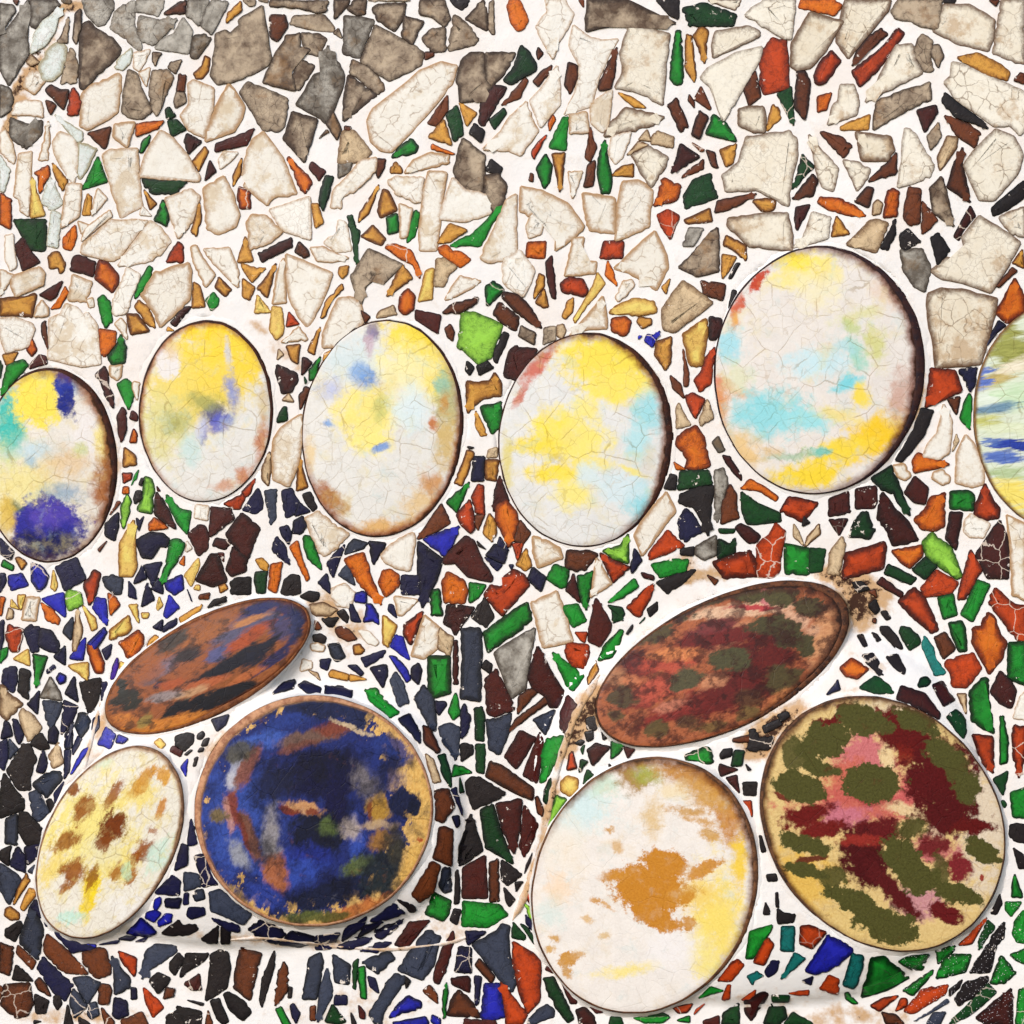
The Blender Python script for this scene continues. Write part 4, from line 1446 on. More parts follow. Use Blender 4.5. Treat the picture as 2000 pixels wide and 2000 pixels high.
K 685 1977 696 2000 688 2004
N 701 1795 716 1790 714 1799 699 1802
N 105 1298 109 1304 92 1316 91 1309
b 1696 1156 1709 1151 1713 1167
K 1123 1452 1134 1445 1142 1448 1134 1456
m 425 1080 437 1080 437 1098
N 86 1797 96 1796 98 1804 90 1810
K 1028 1689 1040 1665 1035 1685 1024 1707
N 193 1845 233 1836 229 1842
K 365 1953 398 1960 396 1964 374 1957
g 119 0 139 0 137 7 124 5
o 360 1085 360 1105 350 1100
D 1953 1566 1960 1563 1966 1571 1962 1578
B 165 1843 187 1845 187 1851 171 1849
b 1036 338 1041 340 1041 355 1033 353
K 387 1478 382 1496 377 1497 380 1481
D 0 703 5 713 0 740
m 1068 1887 1083 1898 1079 1900 1065 1894
y 383 1143 390 1143 390 1153 378 1150
N 264 1839 290 1829 281 1839
b 673 246 686 248 683 256 673 253
b 1351 278 1376 293 1369 296
G 271 917 266 936 261 939 256 949 263 929
b 0 1924 5 1931 0 1953
K 276 934 281 934 276 949 271 946
b 1130 0 1140 0 1140 15
D 1461 1639 1469 1665 1466 1675
r 1377 1960 1369 1968 1355 1982 1360 1971
K 1236 1219 1235 1228 1226 1239 1223 1238
D 1134 1463 1142 1454 1138 1474
b 209 1056 194 1078 191 1073
K 931 1056 949 1073 934 1066
b 25 0 37 0 32 10
k 623 271 638 253 643 258 628 266
N 1932 663 1947 651 1927 676
K 66 1993 81 1995 66 2000
K 391 1461 398 1461 396 1467 386 1469
a 328 638 340 646 325 646
b 1705 1208 1711 1208 1711 1217 1704 1215
k 504 0 524 0 522 5
N 994 1103 1003 1103 999 1113
K 1456 1492 1467 1503 1461 1505
K 371 1465 376 1465 365 1475 360 1474
K 912 872 926 874 917 877
B 1254 656 1247 663 1247 656
m 306 949 313 959 308 959
D 594 735 599 745 596 750
K 1189 1492 1195 1496 1189 1498
D 1260 1205 1258 1210 1248 1219
N 365 1150 375 1175 373 1172
K 316 971 323 984 318 979
"""
n_made = 0
for k, line in enumerate(SHARDS.strip().split('\n')):
    t = line.split()
    v = list(map(float, t[1:]))
    poly = [(v[i], v[i + 1]) for i in range(0, len(v), 2)]
    cx = sum(q[0] for q in poly) / len(poly); cy = sum(q[1] for q in poly) / len(poly)
    if any(inside(cx, cy, p, .98) for p in PLATES): continue
    if make_shard(t[0], poly, k): n_made += 1
print('shards', n_made)

# ------------------------------------------------------------------ plates
def plate_material(name, base, blobs, cx, cy, a, b, ang, edge_col, edge_w, edge_dir, edge_dir_amt,
                   warp=(46, 15, 7, 7), streak=None, craze=((178, 150, 96), .45), grain=.3, rough=.45, base2=None, mottle=0.0, fray=1.5, spread=0.0, washes=(), grit=.06):
    """glaze painted in soft blots: every blot is x, y, rx, ry, angle, colour, softness, strength"""
    k = NT(name)
    tc = k.n('TexCoord').outputs['Object']
    u = k.vmath('SCALE', tc, 1 / PX)
    s = k.n('SeparateXYZ', {0: u})
    p = k.n('CombineXYZ', {0: s.outputs[0], 1: s.outputs[2], 2: 0.0}).outputs[0]
    sp = p
    if streak:                                   # brushed glaze: the blots fray along one direction
        sd, sx = streak
        sp = k.n('Mapping', {'Vector': p, 'Rotation': (0, 0, math.radians(-sd))}, vector_type='POINT').outputs[0]
        sp = k.vmath('MULTIPLY', sp, (1 / sx, 1, 1))
    def wv(scale, amp, seed, rough):
        nv = k.noise(k.vmath('ADD', sp, (seed, seed * 2.3, 0)), 1 / scale, 5, rough, color=True)
        d = k.vmath('SCALE', k.vmath('SUBTRACT', nv, (.5, .5, .5)), amp * 2)
        return d
    d1 = wv(warp[0], warp[1], 37.0 + cx, .6)
    d2 = wv(warp[2], warp[3], 91.0 + cy, .7)
    d = k.vmath('ADD', d1, d2)
    if streak:
        d = k.vmath('MULTIPLY', d, (streak[1] * .8, .8, 0))
        d = k.n('Mapping', {'Vector': d, 'Rotation': (0, 0, math.radians(streak[0]))}, vector_type='POINT').outputs[0]
    q = k.vmath('MULTIPLY', k.vmath('ADD', p, d), (1, 1, 0))
    fine = k.noise(sp, 1 / 4.5, 5, .7)
    mid = k.noise(sp, 1 / 40, 5, .6)
    ragged = k.math('SUBTRACT', k.math('ADD', k.math('MULTIPLY', k.noise(sp, 1 / 24, 8, .66), 1.0 - grit), k.math('MULTIPLY', k.noise(p, 1 / 3.4, 3, .7), grit)), .5)
    c = k.mix(k.rng(mid, .35, .7), col4(base), col4(base2 or tuple(v * .965 for v in base)))
    for i, bl in enumerate(blobs):
        x, y, rx, ry, an, colr, soft, op = bl
        m = k.n('Mapping', {'Vector': q, 'Location': (x - cx, -(y - cy), 0), 'Rotation': (0, 0, math.radians(an)), 'Scale': (rx, ry, 1)}, vector_type='TEXTURE').outputs[0]
        l = k.math('MULTIPLY_ADD', ragged, fray * (.75 + soft * 1.3), k.vmath('LENGTH', m))
        sf = soft * .7 + (spread if soft > .36 else 0)
        f = k.rng(l, 1 + sf, 1 - sf, 0, op)
        c = k.mix(f, c, col4(colr))
    for wi, (colr, sc, lo_, hi_, op) in enumerate(washes):
        wn_ = k.noise(k.vmath('ADD', q, (wi * 211.0 + cx, wi * 97.0, 3.0)), 1 / sc, 7, .68)
        c = k.mix(k.math('MULTIPLY', k.rng(wn_, lo_, hi_), op), c, k.mix(.35, col4(colr), k.mix(1.0, c, col4(colr), 'MULTIPLY')))
    # speckle of the glaze
    sp1 = k.math('ADD', .5, k.math('MULTIPLY', k.math('SUBTRACT', fine, .5), grain * 2.2))
    c = k.mix(1.0, c, k.n('CombineColor', {0: sp1, 1: sp1, 2: sp1}).outputs[0], 'SOFT_LIGHT')
    if mottle:
        mm = k.rng(k.noise(p, 1 / 9, 5, .75), .52, .72)
        c = k.mix(k.math('MULTIPLY', mm, mottle), c, k.mix(1.0, c, (.55, .42, .30, 1), 'MULTIPLY'))
    # craquelure
    wq = k.vmath('ADD', p, k.vmath('SCALE', d1, .5))
    v1 = k.n('TexVoronoi', {'Vector': wq, 'Scale': 1 / 62.0}, feature='DISTANCE_TO_EDGE').outputs['Distance']
    v2 = k.n('TexVoronoi', {'Vector': wq, 'Scale': 1 / 24.0}, feature='DISTANCE_TO_EDGE').outputs['Distance']
    msk = k.rng(k.noise(p, 1 / 70, 2), .42, .6)
    ln = k.math('MAXIMUM', k.math('MULTIPLY', k.rng(v1, .020, .004), msk), k.math('MULTIPLY', k.math('MULTIPLY', k.rng(v2, .035, .008), k.rng(msk, .8, .2)), .55))
    c = k.mix(k.math('MULTIPLY', ln, craze[1]), c, k.mix(1.0, c, col4(craze[0]), 'MULTIPLY'))
    # thin worn glaze along the lip
    e = k.n('Attribute', attribute_name='radius').outputs['Fac']
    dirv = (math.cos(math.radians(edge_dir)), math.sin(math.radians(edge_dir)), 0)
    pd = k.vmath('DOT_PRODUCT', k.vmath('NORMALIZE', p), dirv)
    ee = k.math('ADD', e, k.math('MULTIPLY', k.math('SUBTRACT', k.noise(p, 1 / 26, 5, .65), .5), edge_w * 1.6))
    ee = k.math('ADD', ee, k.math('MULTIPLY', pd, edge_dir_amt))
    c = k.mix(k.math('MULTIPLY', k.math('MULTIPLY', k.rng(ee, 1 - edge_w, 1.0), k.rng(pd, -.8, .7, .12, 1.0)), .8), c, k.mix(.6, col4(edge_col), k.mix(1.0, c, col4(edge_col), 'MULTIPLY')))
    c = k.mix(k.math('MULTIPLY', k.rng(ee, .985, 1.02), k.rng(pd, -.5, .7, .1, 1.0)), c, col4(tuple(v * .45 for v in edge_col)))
    k.set('Base Color', c)
    k.set('Roughness', k.rng(fine, .35, .7, rough - .04, rough + .16))
    k.set('Specular IOR Level', .16)
    k.bump(k.math('SUBTRACT', k.math('ADD', k.math('MULTIPLY', mid, 1.0), k.math('MULTIPLY', fine, .16)), k.math('MULTIPLY', ln, .35)), .4, .0012)
    return k.m

def rim_material(name, c1, c2):
    k = NT(name)
    p = pos_units(k)
    n = k.noise(p, 1 / 16, 6, .7)
    c = k.mix(k.rng(n, .36, .66), col4(c1), col4(c2))
    c = k.mix(k.rng(k.noise(p, 1 / 5, 4, .7), .66, .74), c, col4((206, 178, 152)))
    k.set('Base Color', c); k.set('Roughness', .75); k.set('Specular IOR Level', .25)
    k.bump(n, .6, .0012)
    return k.m

NSEG = 132
def make_plate(key, name, label, group, base, blobs, edge_col, edge_w, edge_dir, edge_dir_amt, rim, rim_c, dome=6, lift=4.5, **kw):
    """rim = (narrow, wide, direction in degrees): the bare clay edge shows wider on one side"""
    _, cx, cy, a, b, ang = PL[key]
    t = math.radians(ang); ct, sn = math.cos(t), math.sin(t)
    th = np.linspace(0, 2 * np.pi, NSEG, endpoint=False)
    wob = np.array([mnoise.noise((math.cos(q) * 1.6 + cx, math.sin(q) * 1.6, 5.0)) * .014 + mnoise.noise((math.cos(q) * 7 + cx, math.sin(q) * 7, 1.0)) * .005 for q in th])
    def curve(r):                                 # outline in measure units, y down
        u, v = a * r * np.cos(th) * (1 + wob), b * r * np.sin(th) * (1 + wob)
        return cx + u * ct - v * sn, cy - (u * sn + v * ct)
    ex, ey = curve(1.0)
    A = np.stack([ex - cx, ey - cy, np.ones_like(ex)], -1)
    eh = relief(ex, ey)
    co, *_ = np.linalg.lstsq(A, eh, rcond=None)
    co[0] *= .85; co[1] *= .85
    plane = lambda x, y: co[0] * (x - cx) + co[1] * (y - cy) + co[2]
    off = max(0.0, float(np.max(eh - plane(ex, ey)))) * 1.0 + lift
    dm = dome
    h0 = plane(cx, cy) + off
    origin = world_pt(np.array([cx]), np.array([cy]), np.array([h0]))[0]
    r0 = root(name, label, 'plate', tuple(origin), group)
    # how wide the bare edge is, all round; the glazed face keeps clear of it
    px_dir = np.arctan2(-(ey - cy), ex - cx)
    w = rim[0] + (rim[1] - rim[0]) * np.clip(np.cos(px_dir - math.radians(rim[2])), 0, 1) ** 1.5
    w = w * (1 + .22 * np.array([mnoise.noise((math.cos(q) * 5, math.sin(q) * 5, cx)) for q in th]))
    er = np.hypot(ex - cx, ey - cy)
    kf = 1 - w / er                               # face lip as a share of the outline
    V, F, R = [], [], []
    NR = 22
    radii = 1 - (1 - np.linspace(0, 1, NR + 1)[1:]) ** 1.35
    for r in radii:
        x, y = cx + (ex - cx) * kf * r, cy + (ey - cy) * kf * r
        h = plane(x, y) + off + dm * (1 - r ** 2.2) - (.8 if r > .985 else 0)
        V.append(world_pt(x, y, h)); R += [r] * NSEG
    V = np.concatenate(V)
    ctr = world_pt(np.array([cx]), np.array([cy]), np.array([plane(cx, cy) + off + dm]))
    V = np.concatenate([V, ctr]); R.append(0.0); last = len(V) - 1
    for i in range(NSEG):
        F.append((last, i, (i + 1) % NSEG))
    for k in range(NR - 1):
        for i in range(NSEG):
            j = (i + 1) % NSEG
            F.append((k * NSEG + i, (k + 1) * NSEG + i, (k + 1) * NSEG + j, k * NSEG + j))
    F = [f for f in F]
    mat = plate_material('glaze_' + key, base, blobs, cx, cy, a, b, ang, edge_col, edge_w, edge_dir, edge_dir_amt, **kw)
    face_out(link_mesh('glazed_face', V - origin, F, mat, r0, attr={'radius': R}))
    # rim: from under the lip out over the rounded clay edge and down into the mortar
    prof = [(-1.0, -3.0), (0.0, -.6), (.35, -.8), (.75, -2.5), (1.0, -6.0), (1.04, -34.0)]
    V, F = [], []
    for s, dh in prof:
        kk = kf + (1 - kf) * s
        if s < 0: kk = kf - 2 / er
        x, y = cx + (ex - cx) * kk, cy + (ey - cy) * kk
        V.append(world_pt(x, y, plane(x, y) + off + dh))
    V = np.concatenate(V)
    for k in range(len(prof) - 1):
        for i in range(NSEG):
            j = (i + 1) % NSEG
            F.append((k * NSEG + i, (k + 1) * NSEG + i, (k + 1) * NSEG + j, k * NSEG + j))
    face_out(link_mesh('clay_rim', V - origin, F, rim_material('clay_' + key, *rim_c), r0))
    # mortar pressed up against the plate
    V, F, S = [], [], []
    cw = np.clip(6 + 8 * np.array([mnoise.noise((math.cos(q) * 4, math.sin(q) * 4, cy)) + .5 * mnoise.noise((math.cos(q) * 13, math.sin(q) * 13, cy)) for q in th]), 2, 15)
    for s, dh in ((.1, 0), (.4, 1), (1.0, 2), (2.2, 3)):
        x, y = ex + (ex - cx) / er * cw * s, ey + (ey - cy) / er * cw * s
        top = plane(ex, ey) + off - 5.0
        low = relief(x, y) + .7
        h = np.maximum(low, top + (low - top) * (s ** .8)) if dh < 3 else relief(x, y) - 2.6
        V.append(world_pt(x, y, h)); S += list(stain_at(x, y) * .9 + .16 * (dh == 0))
    V = np.concatenate(V)
    for k in range(3):
        for i in range(NSEG):
            j = (i + 1) % NSEG
            F.append((k * NSEG + i, (k + 1) * NSEG + i, (k + 1) * NSEG + j, k * NSEG + j))
    face_out(link_mesh('mortar_collar', V - origin, F, MORTAR, r0, attr={'stain': S}))
    return r0

UP = 'row of plates across the middle of the wall'
LEFTB = 'three plates on the left bulge'
RIGHTB = 'three plates on the right bulge'
DARK = ((74, 36, 20), (34, 18, 16))

make_plate('left_blue', 'plate', 'plate with a big violet blue patch at the bottom and turquoise along its left side', UP, (236, 229, 217), [
 (20, 826, 30, 74, 0, (66, 192, 178), .45, 1), (45, 960, 70, 75, 0, (240, 226, 150), .8, .9), (75, 770, 52, 66, 0, (249, 226, 88), .35, 1),
 (180, 846, 36, 60, 0, (240, 234, 230), .6, .9), (205, 860, 18, 50, 0, (246, 224, 110), .7, .8), (180, 774, 20, 36, 20, (208, 158, 110), .8, .7),
 (72, 880, 38, 16, 0, (196, 220, 230), .8, .9), (130, 905, 44, 28, 0, (228, 196, 150), .9, .8), (205, 940, 20, 62, -8, (168, 98, 38), .8, .95),
 (158, 880, 12, 14, 0, (214, 214, 130), .8, .8), (122, 965, 40, 18, 0, (130, 160, 190), .8, .8), (90, 1030, 76, 56, -8, (48, 46, 150), .28, 1),
 (88, 1066, 66, 30, 0, (19, 23, 78), .5, 1), (100, 1006, 38, 20, 0, (92, 72, 180), .8, .8), (28, 990, 14, 12, 0, (84, 104, 74), .7, .9),
 (14, 1010, 16, 40, 0, (226, 190, 84), .6, .9), (145, 745, 16, 24, 0, (120, 160, 205), .8, .8), (124, 754, 20, 30, 0, (26, 48, 156), .3, 1),
 (130, 788, 18, 28, 0, (18, 34, 130), .3, 1), (60, 900, 14, 10, 0, (150, 190, 215), .8, .7)],
 (150, 84, 34), .11, 10, .03, (3, 13, 25), DARK, grain=.34, washes=(((240, 222, 150), 60, .50, .72, .5), ((206, 226, 226), 52, .52, .72, .5), ((214, 176, 120), 34, .58, .74, .35)), spread=.15, fray=1.8)

make_plate('yellow_grey', 'plate', 'oval plate with broad yellow top and small grey violet brush mark at its centre', UP, (236, 233, 226), [
 (374, 752, 96, 92, 0, (241, 216, 104), .5, 1), (440, 720, 60, 60, 0, (246, 216, 80), .5, .95), (435, 672, 72, 36, 0, (249, 217, 66), .4, 1), (404, 644, 54, 22, 0, (250, 214, 44), .5, 1),
 (487, 706, 22, 32, 0, (249, 216, 66), .4, 1), (326, 708, 26, 34, 10, (236, 231, 230), .35, .95), (330, 678, 14, 22, 30, (226, 190, 120), .7, .7),
 (319, 832, 48, 62, 0, (224, 216, 146), .7, .95), (345, 826, 24, 24, 0, (172, 174, 98), .8, .7), (446, 690, 8, 26, 0, (214, 212, 214), .6, .9),
 (418, 812, 26, 20, 15, (92, 92, 130), .4, .95), (432, 828, 26, 17, 30, (92, 98, 196), .45, .9), (452, 765, 13, 30, 10, (140, 150, 206), .7, .9),
 (400, 846, 6, 20, 0, (62, 64, 164), .5, .9), (398, 786, 30, 16, -18, (160, 162, 96), .8, .8), (374, 876, 20, 32, 0, (204, 226, 222), .7, .9),
 (394, 838, 12, 20, 0, (212, 214, 232), .8, .8), (510, 862, 12, 36, -10, (192, 104, 54), .7, .85), (478, 934, 16, 16, 30, (200, 112, 58), .7, .85), (438, 950, 24, 8, 10, (206, 130, 80), .8, .7),
 (516, 790, 12, 36, 0, (206, 178, 130), .8, .6)],
 (168, 92, 44), .075, 150, .01, (2.5, 7.5, 30), DARK, grain=.26, washes=(((240, 222, 150), 60, .50, .72, .5), ((206, 226, 226), 52, .52, .72, .5), ((214, 176, 120), 34, .58, .74, .35)), spread=.15, fray=1.8)

make_plate('yellow_centre', 'plate', 'pale plate with a yellow patch at its centre, blue dabs and rusty brown lower edges', UP, (236, 233, 226), [
 (690, 701, 66, 46, 0, (216, 229, 230), .8, .9), (821, 672, 72, 58, -30, (249, 224, 76), .45, 1), (850, 739, 32, 48, 0, (250, 226, 96), .5, 1), (790, 725, 60, 46, 0, (250, 240, 176), .7, .9),
 (717, 745, 20, 28, 15, (96, 146, 218), .6, .95), (702, 726, 16, 20, 0, (134, 174, 224), .8, .8), (728, 648, 12, 20, 0, (126, 112, 152), .7, .9), (722, 676, 8, 20, 0, (204, 176, 190), .8, .8),
 (647, 762, 24, 18, 0, (192, 198, 228), .8, .9), (719, 805, 66, 50, 0, (251, 233, 136), .4, 1), (722, 858, 42, 30, 0, (252, 236, 140), .45, 1), (745, 797, 12, 28, -18, (196, 200, 118), .8, .8),
 (743, 876, 18, 7, 28, (112, 154, 222), .5, .9), (644, 826, 9, 6, -20, (124, 164, 222), .7, .9), (802, 803, 36, 42, 0, (224, 239, 241), .7, .9), (876, 790, 22, 66, 0, (188, 182, 124), .6, .9),
 (864, 752, 12, 20, 0, (150, 198, 172), .7, .9), (874, 866, 22, 54, 0, (216, 184, 116), .7, .9), (847, 828, 8, 14, 0, (198, 112, 42), .6, .9), (868, 785, 8, 20, 0, (206, 140, 60), .8, .7),
 (651, 982, 30, 20, -35, (178, 116, 46), .6, .95), (628, 955, 18, 14, -40, (170, 96, 44), .7, .8), (734, 1034, 64, 16, 8, (226, 172, 92), .7, .9), (824, 986, 40, 26, 40, (230, 192, 126), .8, .8), (605, 886, 10, 30, 0, (236, 206, 150), .8, .8), (846, 950, 18, 30, 30, (206, 140, 70), .8, .8)],
 (164, 88, 40), .08, -60, .01, (2.5, 7, 10), DARK, grain=.26, washes=(((240, 222, 150), 60, .50, .72, .5), ((206, 226, 226), 52, .52, .72, .5), ((214, 176, 120), 34, .58, .74, .35)), spread=.15, fray=1.8)

make_plate('lemon', 'plate', 'plate mottled lemon yellow with pale turquoise right side and red blush at upper left', UP, (233, 232, 228), [
 (1190, 706, 104, 52, -8, (248, 224, 86), .4, 1), (1205, 757, 68, 30, 0, (250, 229, 104), .5, 1), (1085, 846, 50, 46, 0, (249, 228, 88), .45, 1), (1134, 862, 56, 34, 0, (248, 231, 124), .6, 1),
 (1050, 872, 46, 18, 0, (247, 223, 78), .5, 1), (1085, 924, 50, 18, 0, (249, 224, 76), .45, 1), (1121, 962, 36, 34, 0, (248, 232, 128), .6, .95), (1150, 905, 46, 14, -8, (248, 228, 110), .6, .9),
 (1140, 800, 30, 24, 0, (248, 232, 128), .7, .9), (1052, 712, 15, 46, -42, (206, 106, 86), .5, .95), (1018, 770, 7, 26, -24, (206, 112, 92), .6, .9), (1263, 807, 28, 38, 0, (166, 222, 228), .6, 1), (1245, 862, 26, 34, 0, (186, 228, 232), .7, .95),
 (1245, 975, 24, 38, 0, (146, 217, 226), .6, .95), (1212, 950, 46, 32, 0, (216, 234, 238), .7, .9), (1150, 925, 24, 22, 0, (216, 232, 234), .6, .9), (1236, 918, 40, 6, -25, (248, 230, 110), .6, .8), (990, 900, 10, 50, 0, (222, 206, 110), .8, .8), (1268, 905, 14, 30, 0, (222, 214, 200), .8, .8)],
 (140, 74, 30), .085, 25, .015, (2.5, 14, 8), DARK, grain=.2, warp=(60, 18, 9, 7), washes=(((240, 222, 150), 60, .50, .72, .5), ((206, 226, 226), 52, .52, .72, .5), ((214, 176, 120), 34, .58, .74, .35)), spread=.15, fray=1.8)

make_plate('big_turquoise', 'plate', 'largest upper plate, white with turquoise clouds and a yellow lower right', UP, (238, 231, 223), [
 (1572, 518, 62, 26, -10, (250, 228, 84), .5, 1), (1545, 552, 38, 16, 0, (247, 232, 142), .8, .9), (1600, 560, 40, 40, 0, (244, 234, 190), .8, .8), (1484, 548, 9, 34, -38, (200, 74, 48), .35, 1), (1438, 606, 8, 28, -22, (208, 92, 58), .5, .95),
 (1434, 632, 8, 18, -10, (232, 156, 56), .6, .9), (1426, 676, 24, 32, 0, (172, 222, 231), .6, 1), (1413, 748, 22, 10, 0, (214, 112, 84), .6, .85), (1404, 775, 9, 26, 0, (214, 108, 76), .7, .8), (1410, 800, 14, 50, 0, (226, 158, 88), .7, .8),
 (1446, 765, 32, 9, -10, (226, 176, 136), .8, .8), (1440, 735, 26, 26, 0, (222, 224, 180), .8, .7), (1499, 808, 70, 46, 0, (152, 220, 226), .5, 1), (1575, 822, 52, 22, 0, (162, 226, 230), .5, 1), (1598, 708, 62, 26, 0, (204, 234, 240), .8, .95),
 (1658, 748, 30, 14, 20, (124, 216, 226), .5, .95), (1675, 695, 14, 32, 25, (160, 216, 196), .7, .9), (1650, 680, 24, 12, -30, (180, 222, 226), .8, .8), (1708, 669, 20, 32, 10, (212, 212, 128), .8, .85), (1678, 616, 44, 14, 15, (224, 220, 156), .8, .8), (1660, 640, 24, 8, -30, (190, 206, 120), .8, .7),
 (1712, 848, 68, 34, 28, (250, 207, 46), .4, 1), (1640, 880, 62, 24, 18, (250, 220, 70), .45, 1), (1575, 928, 74, 22, 6, (249, 217, 60), .4, 1), (1680, 776, 17, 24, 0, (249, 222, 76), .5, .95), (1640, 812, 40, 14, -12, (248, 226, 130), .7, .8),
 (1600, 884, 20, 9, -5, (112, 202, 190), .5, .95), (1548, 892, 50, 6, 8, (150, 190, 150), .8, .7), (1453, 876, 38, 24, -40, (236, 196, 124), .8, .85), (1500, 885, 22, 10, 0, (224, 190, 130), .8, .8), (1757, 772, 22, 48, -8, (206, 164, 146), .8, .85), (1742, 572, 30, 34, 40, (228, 200, 178), .8, .8)],
 (128, 66, 42), .075, 10, .022, (3, 16, 5), ((62, 32, 26), (30, 20, 30)), grain=.2, warp=(60, 20, 10, 8), washes=(((240, 222, 150), 60, .50, .72, .5), ((206, 226, 226), 52, .52, .72, .5), ((214, 176, 120), 34, .58, .74, .35)), spread=.15, fray=1.8)

make_plate('streaked', 'plate', 'plate at right edge streaked with green, blue and gold brush fibres', UP, (222, 231, 208), [
 (1973, 676, 60, 40, -20, (150, 152, 66), .5, .95), (1940, 741, 50, 14, 20, (190, 166, 88), .6, .9), (1917, 738, 14, 28, -20, (86, 116, 196), .6, .95), (1985, 715, 40, 12, 20, (240, 230, 205), .6, .9), (1973, 778, 60, 24, 8, (202, 227, 188), .6, .9),
 (1925, 780, 20, 18, 0, (230, 238, 226), .7, .8), (1945, 800, 40, 10, 10, (92, 132, 164), .7, .9), (1928, 822, 34, 11, 4, (192, 192, 96), .7, .9), (1973, 838, 50, 12, 0, (222, 230, 194), .7, .9), (1985, 868, 50, 9, -6, (40, 62, 158), .5, 1), (1935, 862, 26, 5, -8, (80, 110, 180), .6, .9),
 (1958, 893, 46, 9, -4, (72, 104, 186), .6, .95), (1973, 924, 46, 11, -6, (176, 196, 146), .7, .9), (1940, 935, 20, 12, -10, (220, 228, 230), .7, .8), (1985, 968, 60, 34, -10, (242, 222, 112), .5, 1)],
 (150, 116, 66), .04, 180, .0, (2, 4, 180), ((150, 112, 66), (92, 62, 40)), streak=(8, 7), warp=(30, 9, 9, 9), grain=.5, fray=2.2)

make_plate('brown_oval', 'plate', 'long brown and dark blue oval plate tilted on top of the left bulge', LEFTB, (146, 84, 46), [
 (335, 1330, 110, 60, 28, (150, 84, 50), .6, .8), (478, 1225, 80, 28, 30, (84, 84, 110), .5, .95), (504, 1190, 46, 14, 18, (42, 46, 88), .4, 1), (560, 1190, 36, 18, -20, (44, 46, 86), .5, .95), (580, 1220, 16, 40, -10, (36, 40, 74), .5, 1), (545, 1230, 26, 26, 30, (58, 62, 98), .6, .9),
 (410, 1235, 60, 14, 28, (156, 92, 50), .5, .95), (490, 1211, 34, 6, 20, (194, 128, 70), .6, .8), (483, 1249, 46, 12, 32, (166, 76, 42), .45, 1), (426, 1280, 24, 13, 10, (82, 86, 128), .5, .95), (452, 1294, 92, 15, 29, (27, 27, 37), .3, 1), (505, 1272, 42, 17, 40, (32, 33, 46), .4, 1),
 (529, 1292, 64, 9, 38, (34, 40, 80), .4, .95), (480, 1322, 44, 7, 28, (180, 100, 56), .5, .9), (413, 1366, 74, 14, 22, (26, 26, 33), .3, 1), (335, 1394, 50, 10, 42, (25, 25, 32), .3, 1), (455, 1353, 52, 12, 32, (28, 28, 34), .35, 1), (395, 1338, 46, 10, 22, (176, 92, 54), .5, .95), (372, 1352, 30, 7, 18, (190, 150, 110), .7, .8),
 (250, 1368, 28, 21, 10, (44, 42, 37), .3, 1), (238, 1345, 12, 20, 0, (42, 42, 38), .4, 1), (335, 1254, 36, 15, 32, (54, 48, 42), .4, .95), (322, 1302, 28, 13, 32, (112, 106, 124), .7, .8), (371, 1277, 26, 13, 20, (44, 42, 48), .5, .95), (300, 1330, 22, 8, 20, (90, 82, 92), .7, .7), (312, 1336, 14, 6, 40, (40, 42, 64), .5, .9),
 (330, 1357, 34, 9, 12, (142, 132, 132), .6, .85), (335, 1334, 28, 10, 20, (166, 80, 46), .5, .9), (330, 1414, 90, 14, 14, (202, 124, 50), .5, .95), (240, 1405, 30, 12, -10, (196, 118, 52), .6, .9), (470, 1378, 70, 9, 32, (180, 112, 50), .6, .9), (555, 1310, 46, 9, 50, (188, 120, 52), .6, .9), (283, 1407, 9, 18, -40, (142, 120, 62), .5, .9), (296, 1300, 34, 22, 40, (150, 84, 48), .6, .8)],
 (120, 62, 32), .07, 30, .0, (5, 12, -60), ((150, 92, 52), (92, 50, 30)), dome=6, streak=(28, 3.5), warp=(34, 10, 8, 6), grain=.42, craze=((232, 214, 190), .0), rough=.42, washes=(((46, 36, 36), 30, .5, .62, .7), ((186, 118, 66), 26, .6, .72, .5)), fray=2.2)

